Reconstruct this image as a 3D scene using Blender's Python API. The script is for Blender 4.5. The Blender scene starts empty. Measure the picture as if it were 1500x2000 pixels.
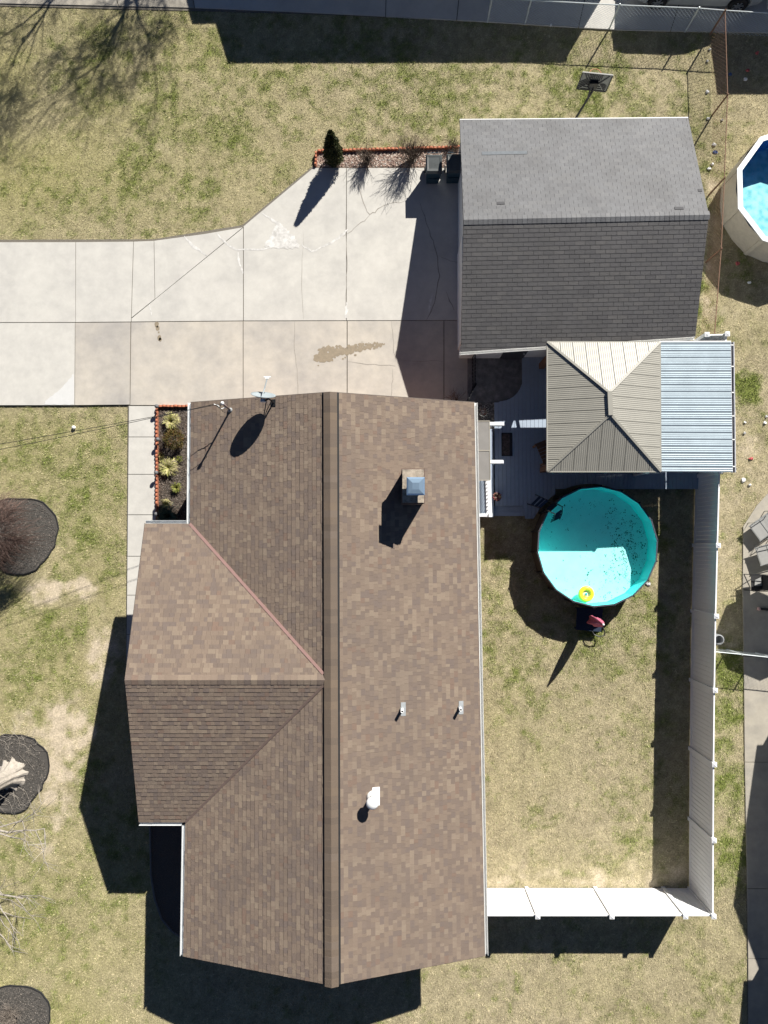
import bpy, math, random
import numpy as np
from mathutils import Vector, Matrix
random.seed(7); rng = np.random.default_rng(7)
# ------------------------------------------------------------------ camera, sky, sun
SC = bpy.context.scene; COL = SC.collection
F = 1400.0; H = 26.5                      # focal length in photo pixels, drone height in metres
TH = math.atan(60/F); PH = math.atan(4/F/1.0009)
cam_d = bpy.data.cameras.new('camera'); cam = bpy.data.objects.new('camera', cam_d); COL.objects.link(cam)
cam.rotation_mode = 'XYZ'; cam.location = (0, 0, H); cam.rotation_euler = (TH, PH, 0)
cam_d.sensor_fit = 'VERTICAL'; cam_d.sensor_height = 24; cam_d.lens = 24*F/2000; cam_d.clip_end = 2000
SC.camera = cam
SC.render.resolution_x = 768; SC.render.resolution_y = 1024
RM = Matrix.Rotation(PH, 3, 'Y') @ Matrix.Rotation(TH, 3, 'X')
SAZ = Vector((0.51, 0.86)).normalized(); TAN = 0.713; ELEV = math.atan(TAN)
w = bpy.data.worlds.new('World'); SC.world = w; w.use_nodes = True
nt = w.node_tree; bg = nt.nodes['Background']; sky = nt.nodes.new('ShaderNodeTexSky')
sky.sky_type = 'NISHITA'; sky.sun_disc = False; sky.sun_elevation = ELEV
sky.sun_rotation = math.atan2(SAZ.x, SAZ.y); sky.air_density = 0.35; sky.dust_density = 0.0; sky.ozone_density = 2.0
nt.links.new(sky.outputs[0], bg.inputs[0]); bg.inputs[1].default_value = 0.05
sd = bpy.data.lights.new('sun', 'SUN'); sun = bpy.data.objects.new('sun', sd); COL.objects.link(sun)
sd.energy = 5.0; sd.angle = math.radians(0.5); sd.color = (1.0, 0.955, 0.88)
sdir = Vector((SAZ.x, SAZ.y, TAN)).normalized()
sun.rotation_euler = sdir.to_track_quat('Z', 'Y').to_euler(); sun.location = (10, 17, 30)
SC.view_settings.view_transform = 'Standard'; SC.view_settings.look = 'None'
SC.view_settings.exposure = 0.85; SC.view_settings.gamma = 1.0

def P(px, py, z=0.0):
    """photo pixel -> point on the horizontal plane at height z"""
    d = RM @ Vector(((px-750)/F, -(py-1000)/F, -1.0)); t = (z-H)/d.z
    return Vector((d.x*t, d.y*t, z))
def onplane(px, py, a, n):
    d = RM @ Vector(((px-750)/F, -(py-1000)/F, -1.0)); c = Vector((0, 0, H))
    return c + d*((a-c).dot(n)/d.dot(n))
RN = np.array(RM)
def proj_np(X, Y, Z=0.0):
    p = np.stack([X, Y, np.zeros_like(X)+Z-H], -1) @ RN
    return 750+F*p[..., 0]/(-p[..., 2]), 1000-F*p[..., 1]/(-p[..., 2])
# ------------------------------------------------------------------ materials
MATS = {}
def mat(name, c=(.5,.5,.5), rough=.75, var=.15, scale=6.0, bump=0.0, bscale=80.0, metal=0.0, spec=.4, attr=False, c2=None, c2amt=.5, c2scale=2.0, coat=0.0):
    if name in MATS: return MATS[name]
    m = bpy.data.materials.new(name); m.use_nodes = True; t = m.node_tree; N = t.nodes; L = t.links
    b = N['Principled BSDF']; b.inputs['Roughness'].default_value = rough; b.inputs['Metallic'].default_value = metal
    b.inputs['Specular IOR Level'].default_value = spec; b.inputs['Coat Weight'].default_value = coat
    geo = N.new('ShaderNodeNewGeometry'); pos = geo.outputs['Position']
    if attr:
        a = N.new('ShaderNodeAttribute'); a.attribute_name = 'col'; colr = a.outputs['Color']
    else:
        r = N.new('ShaderNodeRGB'); r.outputs[0].default_value = (*c, 1); colr = r.outputs[0]
    if c2:
        n2 = N.new('ShaderNodeTexNoise'); n2.inputs['Scale'].default_value = c2scale; n2.inputs['Detail'].default_value = 6; n2.inputs['Roughness'].default_value = .65
        L.new(pos, n2.inputs['Vector'])
        rp = N.new('ShaderNodeMapRange'); rp.inputs[1].default_value = .42; rp.inputs[2].default_value = .68; rp.inputs[4].default_value = c2amt
        L.new(n2.outputs['Fac'], rp.inputs[0])
        mx = N.new('ShaderNodeMix'); mx.data_type = 'RGBA'; mx.inputs[7].default_value = (*c2, 1)
        L.new(rp.outputs[0], mx.inputs[0]); L.new(colr, mx.inputs[6]); colr = mx.outputs[2]
    if var > 0:
        n1 = N.new('ShaderNodeTexNoise'); n1.inputs['Scale'].default_value = scale; n1.inputs['Detail'].default_value = 8; n1.inputs['Roughness'].default_value = .7
        L.new(pos, n1.inputs['Vector'])
        mr = N.new('ShaderNodeMapRange'); mr.inputs[1].default_value = .25; mr.inputs[2].default_value = .75; mr.inputs[3].default_value = 1-var; mr.inputs[4].default_value = 1+var
        L.new(n1.outputs['Fac'], mr.inputs[0])
        hs = N.new('ShaderNodeHueSaturation'); L.new(mr.outputs[0], hs.inputs['Value']); L.new(colr, hs.inputs['Color']); colr = hs.outputs[0]
    L.new(colr, b.inputs['Base Color'])
    if bump > 0:
        nb = N.new('ShaderNodeTexNoise'); nb.inputs['Scale'].default_value = bscale; nb.inputs['Detail'].default_value = 4; L.new(pos, nb.inputs['Vector'])
        bp = N.new('ShaderNodeBump'); bp.inputs['Strength'].default_value = bump; bp.inputs['Distance'].default_value = .02
        L.new(nb.outputs['Fac'], bp.inputs['Height']); L.new(bp.outputs[0], b.inputs['Normal'])
    MATS[name] = m; return m
M_SHINGLE = mat('brown_asphalt_shingle', rough=.9, var=.14, scale=45, bump=.5, bscale=160, spec=.25, attr=True, c2=(.150,.122,.104), c2amt=.35, c2scale=.45)
M_GSHING = mat('grey_asphalt_shingle', rough=.62, var=.16, scale=1.2, bump=.4, bscale=160, spec=.55, attr=True, c2=(.050,.048,.048), c2amt=.35, c2scale=.8)
M_WHITE = mat('white_vinyl', (.80,.81,.82), rough=.45, var=.04, scale=3, spec=.4)
M_WHITEP = mat('white_paint', (.78,.78,.76), rough=.5, var=.06, scale=5)
M_GUTTER = mat('gutter_metal', (.62,.64,.65), rough=.45, var=.15, scale=3)
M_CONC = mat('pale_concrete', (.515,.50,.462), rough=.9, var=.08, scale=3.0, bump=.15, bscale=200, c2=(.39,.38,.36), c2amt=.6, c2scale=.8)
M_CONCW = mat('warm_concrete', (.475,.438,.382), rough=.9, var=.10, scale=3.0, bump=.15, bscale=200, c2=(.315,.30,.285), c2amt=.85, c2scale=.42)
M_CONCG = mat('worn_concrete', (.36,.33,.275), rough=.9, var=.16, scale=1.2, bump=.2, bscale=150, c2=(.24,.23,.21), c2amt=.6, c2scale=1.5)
M_JOINT = mat('joint_soil', (.15,.135,.11), var=.3, scale=20)
M_CRACK = mat('crack_line', (.28,.26,.23), var=.3, scale=15)
M_CAULK = mat('white_patching_cement', (.62,.61,.585), var=.12, scale=14, c2=(.36,.35,.33), c2amt=.85, c2scale=5)
M_DECK = mat('grey_deck_paint', (.33,.395,.485), rough=.6, var=.08, scale=4)
M_DARK = mat('black_metal', (.015,.016,.018), rough=.45, var=.1)
M_SOIL = mat('mulch_soil', (.085,.068,.055), rough=.95, var=.5, scale=40, bump=1, bscale=60, c2=(.16,.13,.11), c2amt=.7, c2scale=30)
M_MULCHD = mat('dark_mulch', (.080,.074,.067), rough=.95, var=.4, scale=45, bump=1, bscale=70)
M_GRAVEL = mat('bed_gravel', (.28,.20,.155), rough=.9, var=.5, scale=30, bump=1, bscale=50)
M_TERRA = mat('terracotta', (.43,.155,.085), rough=.8, var=.2, scale=12)
M_BARK = mat('grey_bark', (.19,.165,.14), rough=.9, var=.3, scale=12, bump=.8, bscale=30)
M_PALEBARK = mat('pale_bark', (.36,.325,.28), rough=.9, var=.35, scale=9, bump=1, bscale=24)
M_TWIGR = mat('reddish_twig', (.13,.085,.07), rough=.9, var=.3, scale=9)
M_TWIGB = mat('brown_twig', (.13,.10,.075), rough=.9, var=.3, scale=9)
M_LEAF = mat('leaves', rough=.6, var=.25, scale=14, attr=True, spec=.3)
M_WOOD = mat('stained_timber', (.17,.095,.055), rough=.7, var=.3, scale=7)
M_TAN = mat('tan_steel', (.285,.275,.238), rough=.42, var=.07, scale=2.5, spec=.6)
M_TAND = mat('tan_steel_trim', (.29,.265,.22), rough=.5, var=.06)
M_GALV = mat('galvanised_sheet', (.31,.37,.41), rough=.45, var=.12, scale=2, metal=.6)
M_STONE = mat('stamped_patio_stone', (.15,.15,.155), rough=.8, var=.4, scale=5, bump=.8, bscale=7, c2=(.25,.245,.24), c2amt=.8, c2scale=4)
M_BRICK = mat('brick_wall', (.25,.15,.11), rough=.9, var=.3, scale=10)
M_SIDING = mat('pale_siding', (.66,.68,.68), rough=.6, var=.05)
M_NAVY = mat('navy_plastic', (.03,.05,.085), rough=.45, var=.15)
M_BIN = mat('dark_blue_bin_plastic', (.015,.045,.07), rough=.4, var=.2, scale=5)
M_LID = mat('bin_lid_plastic', (.06,.068,.07), rough=.38, var=.35, scale=5)
M_PINK = mat('pink_towel', (.52,.13,.20), rough=.9, var=.25, scale=10)
M_YEL = mat('yellow_vinyl', (.80,.58,.03), rough=.35, var=.08)
M_LINER = mat('turquoise_liner', (.10,.84,.84), rough=.5, var=.08, scale=3)
M_LINERF = mat('turquoise_floor_liner', (.84,.97,.97), rough=.5, var=.04, scale=3, c2=(.66,.90,.90), c2amt=.5, c2scale=1.6)
M_BLINER = mat('blue_liner', (.035,.16,.46), rough=.4, var=.25, scale=9)
M_CREAM = mat('cream_pool_wall', (.56,.52,.44), rough=.6, var=.14, scale=7)
M_RUST = mat('rusty_wire', (.20,.115,.075), rough=.8, var=.3, scale=9)
M_WIRE = mat('galvanised_wire', (.55,.60,.61), rough=.45, var=.15, metal=.2)
M_RUBBER = mat('rubber', (.018,.018,.019), rough=.8, var=.2)
M_CAR = mat('silver_car_paint', (.50,.52,.51), rough=.3, var=.03, metal=.35, coat=.6)
M_GLASS = mat('dark_glass', (.015,.018,.02), rough=.08, var=0, spec=.6)
M_CHROME = mat('alloy_rim', (.5,.51,.52), rough=.3, var=.1, metal=.8)
M_DISH = mat('satellite_dish_grey', (.27,.31,.33), rough=.5, var=.05)
M_CAPM = mat('chimney_cap_steel', (.36,.50,.64), rough=.3, var=.06, metal=.7)
M_CROWN = mat('chimney_crown_cement', (.40,.34,.27), rough=.9, var=.3, scale=8, c2=(.13,.11,.09), c2amt=.8, c2scale=7)
M_PINKF = mat('copper_valley_metal', (.30,.185,.165), rough=.6, var=.1)
M_WALLPOOL = mat('brown_pool_wall', (.055,.045,.04), rough=.6, var=.3, scale=9)
M_STONEB = mat('grey_globe', (.13,.13,.135), rough=.6, var=.2)
M_ROOFN = mat('neighbour_roof', (.12,.11,.10), rough=.9, var=.2)
M_PANEL = mat('smoked_polycarbonate', (.20,.19,.178), rough=.35, var=.10, scale=3)
M_MESHF = mat('grey_sling_fabric', (.27,.27,.26), rough=.8, var=.1)
M_ALU = mat('grey_aluminium', (.32,.33,.33), rough=.4, metal=.5, var=.1)
M_LITTER = mat('litter_white', (.72,.72,.72), rough=.7, var=.15)
M_LITB = mat('litter_blue', (.05,.10,.25), rough=.6); M_LITR = mat('litter_red', (.45,.10,.10), rough=.7)
M_ORANGE = mat('orange_rim', (.50,.16,.06), rough=.5)
M_GREYB = mat('grey_backboard', (.24,.24,.21), rough=.6, var=.1)
M_MAT = mat('doormat', (.055,.045,.042), rough=.95, var=.5, scale=18, c2=(.16,.12,.11), c2amt=.8, c2scale=12)
M_MAROON = mat('maroon_pot', (.12,.05,.04), rough=.7, var=.3)
M_LEAD = mat('vent_flashing', (.30,.32,.33), rough=.5, var=.2, scale=9)
def water_mat(name, tint):
    m = bpy.data.materials.new(name); m.use_nodes = True; t = m.node_tree; N = t.nodes; L = t.links
    N.remove(N['Principled BSDF']); out = N['Material Output']
    tr = N.new('ShaderNodeBsdfTransparent'); tr.inputs[0].default_value = (*tint, 1)
    gl = N.new('ShaderNodeBsdfGlossy'); gl.inputs['Roughness'].default_value = .03
    lw = N.new('ShaderNodeLayerWeight'); pw = N.new('ShaderNodeMath'); pw.operation = 'POWER'; pw.inputs[1].default_value = 4.0; L.new(lw.outputs['Facing'], pw.inputs[0])
    fr = N.new('ShaderNodeMath'); fr.operation = 'MULTIPLY_ADD'; fr.inputs[1].default_value = .5; fr.inputs[2].default_value = .02; L.new(pw.outputs[0], fr.inputs[0])
    nb = N.new('ShaderNodeTexNoise'); nb.inputs['Scale'].default_value = 5; geo = N.new('ShaderNodeNewGeometry'); L.new(geo.outputs['Position'], nb.inputs['Vector'])
    bp = N.new('ShaderNodeBump'); bp.inputs['Strength'].default_value = .15; bp.inputs['Distance'].default_value = .02; L.new(nb.outputs['Fac'], bp.inputs['Height'])
    L.new(bp.outputs[0], gl.inputs['Normal'])
    mx = N.new('ShaderNodeMixShader'); L.new(fr.outputs[0], mx.inputs[0]); L.new(tr.outputs[0], mx.inputs[1]); L.new(gl.outputs[0], mx.inputs[2]); L.new(mx.outputs[0], out.inputs[0])
    return m
M_WATER = water_mat('pool_water', (.67,.99,.975)); M_WATER2 = water_mat('neighbour_pool_water', (.75,.96,.97))
# ------------------------------------------------------------------ builders
def wloc(o):
    v = Vector((0,0,0))
    while o: v = v + o.location; o = o.parent
    return v
def tag(o, label=None, cat=None, group=None, kind=None):
    if label: o['label'] = label
    if cat: o['category'] = cat
    if group: o['group'] = group
    if kind: o['kind'] = kind
    return o
def thing(name, label, cat, loc=(0,0,0), group=None, kind=None):
    o = bpy.data.objects.new(name, None); COL.objects.link(o); o.location = loc; o.empty_display_size = .2
    return tag(o, label, cat, group, kind)
def link(name, me, parent=None, loc=None, rot=None):
    o = bpy.data.objects.new(name, me); COL.objects.link(o)
    if parent: o.parent = parent
    if loc is not None: o.location = Vector(loc) - wloc(parent)
    if rot is not None: o.rotation_euler = rot
    return o
class MB:
    def __init__(s): s.v = []; s.f = []; s.c = []; s.col = None
    def add(s, vs, fs):
        b = len(s.v); s.v += [tuple(x) for x in vs]
        for f in fs: s.f.append([b+i for i in f]); s.c.append(s.col)
    def box(s, c, sz, rz=0.0, R=None):
        x, y, z = [k/2 for k in sz]; c = Vector(c); R = R or Matrix.Rotation(rz, 3, 'Z')
        vs = [c + R @ Vector((a*x, b*y, d*z)) for d in (-1,1) for a, b in ((-1,-1),(1,-1),(1,1),(-1,1))]
        s.add(vs, [(3,2,1,0),(4,5,6,7),(0,1,5,4),(1,2,6,5),(2,3,7,6),(3,0,4,7)]); return s
    def bar(s, a, b, w, h, up=Vector((0,0,1))):
        a = Vector(a); b = Vector(b); d = (b-a); L = d.length; x = d/L
        y = up.cross(x)
        if y.length < 1e-4: y = Vector((0,1,0)).cross(x)
        y.normalize(); z = x.cross(y); R = Matrix((x, y, z)).transposed()
        return s.box((a+b)/2, (L, w, h), R=R)
    def prism(s, pts, z0, z1):
        pts = [Vector(p) for p in pts]; n = len(pts)
        ar = sum(pts[i].x*pts[(i+1)%n].y-pts[(i+1)%n].x*pts[i].y for i in range(n))
        if ar < 0: pts = pts[::-1]
        vs = [(p.x,p.y,z0) for p in pts]+[(p.x,p.y,z1) for p in pts]
        s.add(vs, [list(range(n))[::-1], [n+i for i in range(n)]]+[(i,(i+1)%n,n+(i+1)%n,n+i) for i in range(n)]); return s
    def tube(s, path, r, n=6, cap=True):
        path = [Vector(p) for p in path]; m = len(path)
        rs = r if isinstance(r, (list, tuple)) else [r]*m
        vs = []; fs = []
        for i, p in enumerate(path):
            d = (path[min(i+1,m-1)]-path[max(i-1,0)])
            if d.length < 1e-6: d = Vector((0,0,1))
            d.normalize(); a = d.cross(Vector((0,0,1)) if abs(d.z) < .9 else Vector((1,0,0))).normalized(); b = d.cross(a)
            for k in range(n):
                t = 2*math.pi*k/n; vs.append(p + (a*math.cos(t)+b*math.sin(t))*rs[i])
        for i in range(m-1):
            for k in range(n): fs.append((i*n+k, i*n+(k+1)%n, (i+1)*n+(k+1)%n, (i+1)*n+k))
        if cap: fs += [list(range(n))[::-1], [(m-1)*n+k for k in range(n)]]
        s.add(vs, fs); return s
    def lathe(s, c, prof, n=20, rx=1, ry=1):
        c = Vector(c); m = len(prof); vs = []; fs = []
        for r, z in prof:
            for k in range(n):
                t = 2*math.pi*k/n; vs.append(c+Vector((r*rx*math.cos(t), r*ry*math.sin(t), z)))
        for i in range(m-1):
            for k in range(n): fs.append((i*n+k, i*n+(k+1)%n, (i+1)*n+(k+1)%n, (i+1)*n+k))
        fs += [list(range(n))[::-1], [(m-1)*n+k for k in range(n)]]
        s.add(vs, fs); return s
    def ball(s, c, r, n=10, sq=1.0):
        prof = [(max(r*math.sin(math.pi*i/n), .001), -r*sq*math.cos(math.pi*i/n)) for i in range(n+1)]
        return s.lathe(c, prof, n*2)
    def mesh(s, name, off=Vector((0,0,0)), mt=None):
        me = bpy.data.meshes.new(name)
        me.from_pydata([tuple(Vector(v)-off) for v in s.v], [], s.f)
        if any(c is not None for c in s.c):
            a = me.color_attributes.new('col', 'FLOAT_COLOR', 'CORNER')
            buf = []
            for f, c in zip(s.f, s.c): buf += [*(c or (.5,.5,.5)), 1.0]*len(f)
            a.data.foreach_set('color', buf)
        if mt: me.materials.append(mt)
        me.update(); return me
    def build(s, name, mt, parent=None, smooth=False, origin=None):
        off = wloc(parent) if parent else Vector((0,0,0))
        if origin is not None: off = Vector(origin)
        me = s.mesh(name, off, mt)
        if smooth: me.polygons.foreach_set('use_smooth', [True]*len(me.polygons))
        o = link(name, me, parent)
        if origin is not None: o.location = Vector(origin) - wloc(parent)
        return o
# ------------------------------------------------------------------ ground: one sheet, dense where the photo looks
def vnoise(x, y, seed):
    r = np.random.default_rng(seed).random((256, 256)); xi = np.floor(x).astype(int); yi = np.floor(y).astype(int)
    fx = x-xi; fy = y-yi; fx = fx*fx*(3-2*fx); fy = fy*fy*(3-2*fy)
    a = r[xi % 256, yi % 256]; b = r[(xi+1) % 256, yi % 256]; c = r[xi % 256, (yi+1) % 256]; d = r[(xi+1) % 256, (yi+1) % 256]
    return (a*(1-fx)+b*fx)*(1-fy)+(c*(1-fx)+d*fx)*fy
def fbm(x, y, sc, seed, o=4):
    v = 0; a = .5; t = 0
    for i in range(o): v = v+a*vnoise(x*sc+17*i, y*sc+31*i, seed+i); t += a; a *= .55; sc *= 2.1
    return v/t
GREEN = [(330,330,170,.35),(480,260,130,.28),(120,430,130,.3),(250,120,140,.15),(900,250,90,.5),(1150,215,130,.55),(830,190,120,.2),(1090,100,90,.3),
 (960,1130,60,.6),(965,1250,60,.55),(985,1340,80,.5),(1110,1230,70,.6),(1190,1260,80,.55),(1230,1560,60,.25),(1280,1060,40,.8),(1235,1180,40,.5),(1290,1190,50,.4),(1210,1690,70,.35),(1000,1900,110,.2),(1320,1800,60,.2),
 (1372,330,16,1),(1376,400,16,1.1),(1368,560,16,1.2),(1365,610,16,1.2),(1452,765,34,2.4),(1400,640,14,.7),(1425,1310,45,1.3),(1420,1400,40,1.1),(1420,1530,45,1),(1425,1680,40,.9),(1425,1640,30,.4),
 (140,990,120,.1),(160,1090,90,.2),(120,1240,80,.28),(60,1330,70,.3),(120,1450,60,.2),(150,1600,60,.25),(140,1700,90,.2),(60,1760,90,.12),(240,1740,80,.2),(200,960,60,.1),(230,830,20,.6),(860,230,60,.3),(1350,190,50,.2),(1340,250,30,.5)]
DIRT = [(90,1155,22,1.2),(70,1160,18,1),(115,1150,18,.9),(150,1148,20,1),(165,1155,16,.8),(205,1250,24,1.1),(200,1290,26,1.1),(192,1320,22,.9),(120,1390,26,.9),(150,1400,24,1),(160,1435,26,1.1),(170,1380,20,.9),
 (135,1480,28,1.1),(110,1500,40,1),(100,1540,34,1),(125,1570,26,.9),(100,1440,22,1),(105,1610,18,.8),(80,1660,24,.6),(165,1480,20,.8),(60,1390,20,.5),(45,1420,26,.6),
 (1388,300,14,.8),(1386,360,14,.9),(1384,430,16,1),(1386,520,16,1),(1385,600,16,1.2),(1392,250,14,.6),(1420,1240,22,1),(1415,1000,25,.4),(1425,1100,30,.4),(1440,880,40,.4),(1440,940,40,.5),(1470,860,30,.6),
 (980,1728,40,.55),(1060,1728,45,.6),(1150,1728,45,.6),(1240,1728,45,.6),(1320,1715,30,.6),(1195,1245,30,.5),(970,1120,30,.35),(1150,250,1,0),(310,460,30,.5),(1105,1500,90,.2),(1050,1620,100,.2)]
def ground_color(X, Y):
    px, py = proj_np(X, Y)
    inside = (px > -200) & (px < 1700) & (py > -200) & (py < 2200)
    jx = (fbm(X, Y, 1.6, 50)-.5)*46; jy = (fbm(X, Y, 1.6, 60)-.5)*46
    gx = px+jx; gy = py+jy
    g = fbm(X, Y, .16, 1)*.35+fbm(X, Y, .9, 5)*.50+fbm(X, Y, 3.6, 9, 4)*.85-.90
    d = (fbm(X, Y, .35, 21)*.5+fbm(X, Y, 2.0, 25)*.5-.66)*.9
    for a, b, r, s in GREEN: g = g+s*.40*np.exp(-((gx-a)**2+(gy-b)**2)/(2*(r*.75)**2))
    dd = 0
    for a, b, r, s in DIRT: dd = dd+s*np.exp(-((gx-a)**2+(gy-b)**2)/(2*(r*.8)**2))
    d = d+np.minimum(dd, 1.2)*.45+(fbm(X, Y, 2.6, 77, 4)-.5)*1.5*np.minimum(dd, 1)
    g = np.clip(g*2.2, 0, 1)[..., None]; d = np.clip(d*1.9, 0, 1)[..., None]; g = g*(1-d*.8)
    n = fbm(X, Y, .5, 33)[..., None]; n2 = fbm(X, Y, 7, 41, 3)[..., None]
    tan = np.array([.370,.318,.215])*(1-n)+np.array([.318,.285,.160])*n*1.0
    n3 = fbm(X, Y, 2.2, 45, 3)[..., None]; tan = tan*(.55+.5*n2+.4*n3)
    # the lower-left and upper-left lawn is a yellower green
    yl = (np.clip((420-px)/300, 0, 1)*np.clip((py-1500)/300, 0, 1)+.85*np.clip((760-px)/500, 0, 1)*np.clip((520-py)/150, 0, 1)+.55*np.clip((300-px)/100, 0, 1)*np.clip((py-780)/60, 0, 1)*np.clip((1520-py)/60, 0, 1))[..., None]*np.clip(fbm(X, Y, .3, 88)*1.8, 0, 1)[..., None]
    tan = tan*(1-.7*yl)+np.array([.295,.280,.105])*.7*yl
    gr = np.array([.165,.190,.052])*(.7+.6*n2); dirt = np.array([.50,.425,.315])*(.75+.5*n2)
    c = tan*(1-g)+gr*g; c = c*(1-d)+dirt*d
    # white roof plastics far outside the picture are never needed: plain lawn there
    return np.where(inside[..., None], c, np.array([.19,.175,.085])), g[..., 0], d[..., 0]
ax = np.concatenate([[-600,-250,-120,-60,-35,-24,-19], np.arange(-16.5, 16.51, .085), [19,24,35,60,120,250,600]])
ay = np.concatenate([[-600,-250,-120,-60,-35,-26,-22], np.arange(-19.5, 21.51, .085), [24,28,35,60,120,250,600]])
GX, GY = np.meshgrid(ax, ay)
nx, ny = len(ax), len(ay)
GZ = np.where((abs(GX) < 17) & (abs(GY) < 22), (fbm(GX, GY, 1.2, 91)-.5)*.014+(fbm(GX, GY, 6, 95, 2)-.5)*.018-.012, -.02)
me = bpy.data.meshes.new('ground'); me.vertices.add(nx*ny)
me.vertices.foreach_set('co', np.stack([GX, GY, GZ], -1).astype(np.float32).ravel())
idx = np.arange(nx*ny).reshape(ny, nx)
q = np.stack([idx[:-1,:-1], idx[:-1,1:], idx[1:,1:], idx[1:,:-1]], -1).reshape(-1, 4)
me.loops.add(q.size); me.loops.foreach_set('vertex_index', q.ravel().astype(np.int32))
me.polygons.add(len(q)); me.polygons.foreach_set('loop_start', (np.arange(len(q))*4).astype(np.int32))
gc, _, _ = ground_color(GX.ravel(), GY.ravel())
a = me.color_attributes.new('col', 'FLOAT_COLOR', 'POINT')
a.data.foreach_set('color', np.concatenate([gc, np.ones((len(gc), 1))], 1).astype(np.float32).ravel())
me.update(calc_edges=True); me.validate()
M_GROUND = mat('lawn_ground', rough=.95, var=.42, scale=16, bump=1.0, bscale=45, spec=.1, attr=True)
me.materials.append(M_GROUND)
tag(link('ground', me), kind='structure')
EXCL = []        # world polygons where no grass grows
def excl(pts): EXCL.append(np.array([(p.x, p.y) for p in pts]))
# ------------------------------------------------------------------ driveway, walks
def slab(parent, pts, z1, m, name='slab', z0=-.1):
    return MB().prism([P(x, y, z1) for x, y in pts], z0, z1).build(name, m, parent)
def ribbon(pts, wpx, z, m, parent, name='crack', jit=1.5, sub=4, taper=True):
    out = []
    for i in range(len(pts)-1):
        for k in range(sub): t = k/sub; out.append((pts[i][0]*(1-t)+pts[i+1][0]*t, pts[i][1]*(1-t)+pts[i+1][1]*t))
    out.append(pts[-1]); n = len(out)
    out = [(x+random.uniform(-jit, jit)*(0 < i < n-1), y+random.uniform(-jit, jit)*(0 < i < n-1)) for i, (x, y) in enumerate(out)]
    vs = []; fs = []
    for i, (x, y) in enumerate(out):
        x2, y2 = out[min(i+1, n-1)]; x1, y1 = out[max(i-1, 0)]; L = math.hypot(x2-x1, y2-y1) or 1
        ww = wpx/2*random.uniform(.6, 1.3)*(min(1, .35+min(i, n-1-i)/3) if taper else 1); dx, dy = -(y2-y1)/L*ww, (x2-x1)/L*ww
        vs += [P(x+dx, y+dy, z), P(x-dx, y-dy, z)]
        if i: fs.append((2*i-2, 2*i, 2*i+1, 2*i-1))
    b = MB(); b.add(vs, fs); return b.build(name, m, parent)
ZD = .06
drive = thing('driveway', 'wide pale concrete driveway of cracked slabs leading to the garage', 'driveway', P(400, 620), kind='structure')
MB().prism([P(-700,470.5,.02),P(300,467.5,.02),P(473,440,.02),P(610,325.5,.02),P(930,325.5,.02),P(930,838,.02),P(377,838,.02),P(377,793,.02),P(254,791,.02),P(-700,790,.02)], -.1, .032).build('joint_bed', M_JOINT, drive)
UP = [[(-700,474),(147,473),(147,629),(-700,630)], [(148.3,473),(260,472),(255.5,628),(148,629)], [(261.3,472),(300,470.5),(302,584),(257,620)],
      [(301.2,470.3),(400,457),(474,444),(303,583.6)], [(257,622),(474.5,445.2),(474.5,626),(257,628)], [(476,442),(612,328),(676,328),(676,625.5),(476,626)],
      [(677.2,328),(930,328),(930,625),(677.2,625.5)]]
LO = [[(-700,631.5),(146,630.5),(145,791),(-700,792)], [(147.3,630.5),(254.5,629.5),(253,790),(146.3,791)], [(256.3,629.5),(474,627.5),(474,838),(377,838),(377,791),(254.5,791)],
      [(475.5,627.5),(677,627),(677,838),(475.5,838)], [(678.8,627),(866.3,626.5),(866.3,838),(678.8,838)], [(867.8,626.5),(913,626.5),(913,838),(867.8,838)]]
for p in UP: slab(drive, p, ZD, M_CONC)
for i, p in enumerate(LO): slab(drive, p, ZD, M_CONC if i == 0 else M_CONCW)
excl([P(x,y) for x,y in [(-700,475),(300,472),(476,443),(613,327),(930,327),(930,838),(377,838),(377,791),(253,790),(-700,791)]])
ZC = ZD+.003
for pts, ww in [([(575,627),(576,680),(580,720),(581,790)],1.3), ([(765,627),(768,670),(772,706)],1.1), ([(680,706),(730,712),(772,715)],1.6), ([(767,720),(766,760),(763,790)],1.2),
                ([(698,345),(708,390),(722,420),(735,412),(752,400),(790,393)],1.6), ([(722,420),(700,440),(670,462)],1.2), ([(820,395),(838,450),(852,490),(858,540),(850,590),(833,625)],2.0),
                ([(858,500),(880,510),(905,512)],1.2), ([(868,706),(780,703)],1.0), ([(872,570),(887,606)],2.0), ([(676,420),(678,520),(675,600)],1.0), ([(592,450),(590,560),(593,624)],.8)]:
    ribbon(pts, ww, ZC, M_CRACK, drive)
for pts, ww in [([(360,461),(378,480),(404,500)],5), ([(424,456),(434,470),(462,490),(500,487),(530,484)],3.2), ([(465,492),(470,520),(474,535)],4), ([(292,594),(296,616)],3),
                ([(512,416),(540,436),(560,448)],4.5), ([(590,478),(610,493),(640,478),(668,458),(680,448)],3.5), ([(677,590),(676,612),(675,622)],5), ([(845,575),(838,610)],6)]:
    ribbon(pts, ww, ZC+.001, M_CAULK, drive, 'patched_crack', jit=2)
def blob(pts, z, m, parent, name, jit=2.5, sub=5):
    out = []
    n = len(pts)
    for i in range(n):
        for k in range(sub):
            t = k/sub; a, b = pts[i], pts[(i+1) % n]; out.append((a[0]*(1-t)+b[0]*t+random.uniform(-jit, jit), a[1]*(1-t)+b[1]*t+random.uniform(-jit, jit)))
    return MB().prism([P(x, y, z) for x, y in out], z-.003, z).build(name, m, parent)
blob([(541,432),(556,446),(575,462),(583,476),(585,484),(562,487),(538,485),(516,482),(524,466),(534,450)], ZC+.003, M_CAULK, drive, 'cement_patch')
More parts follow.
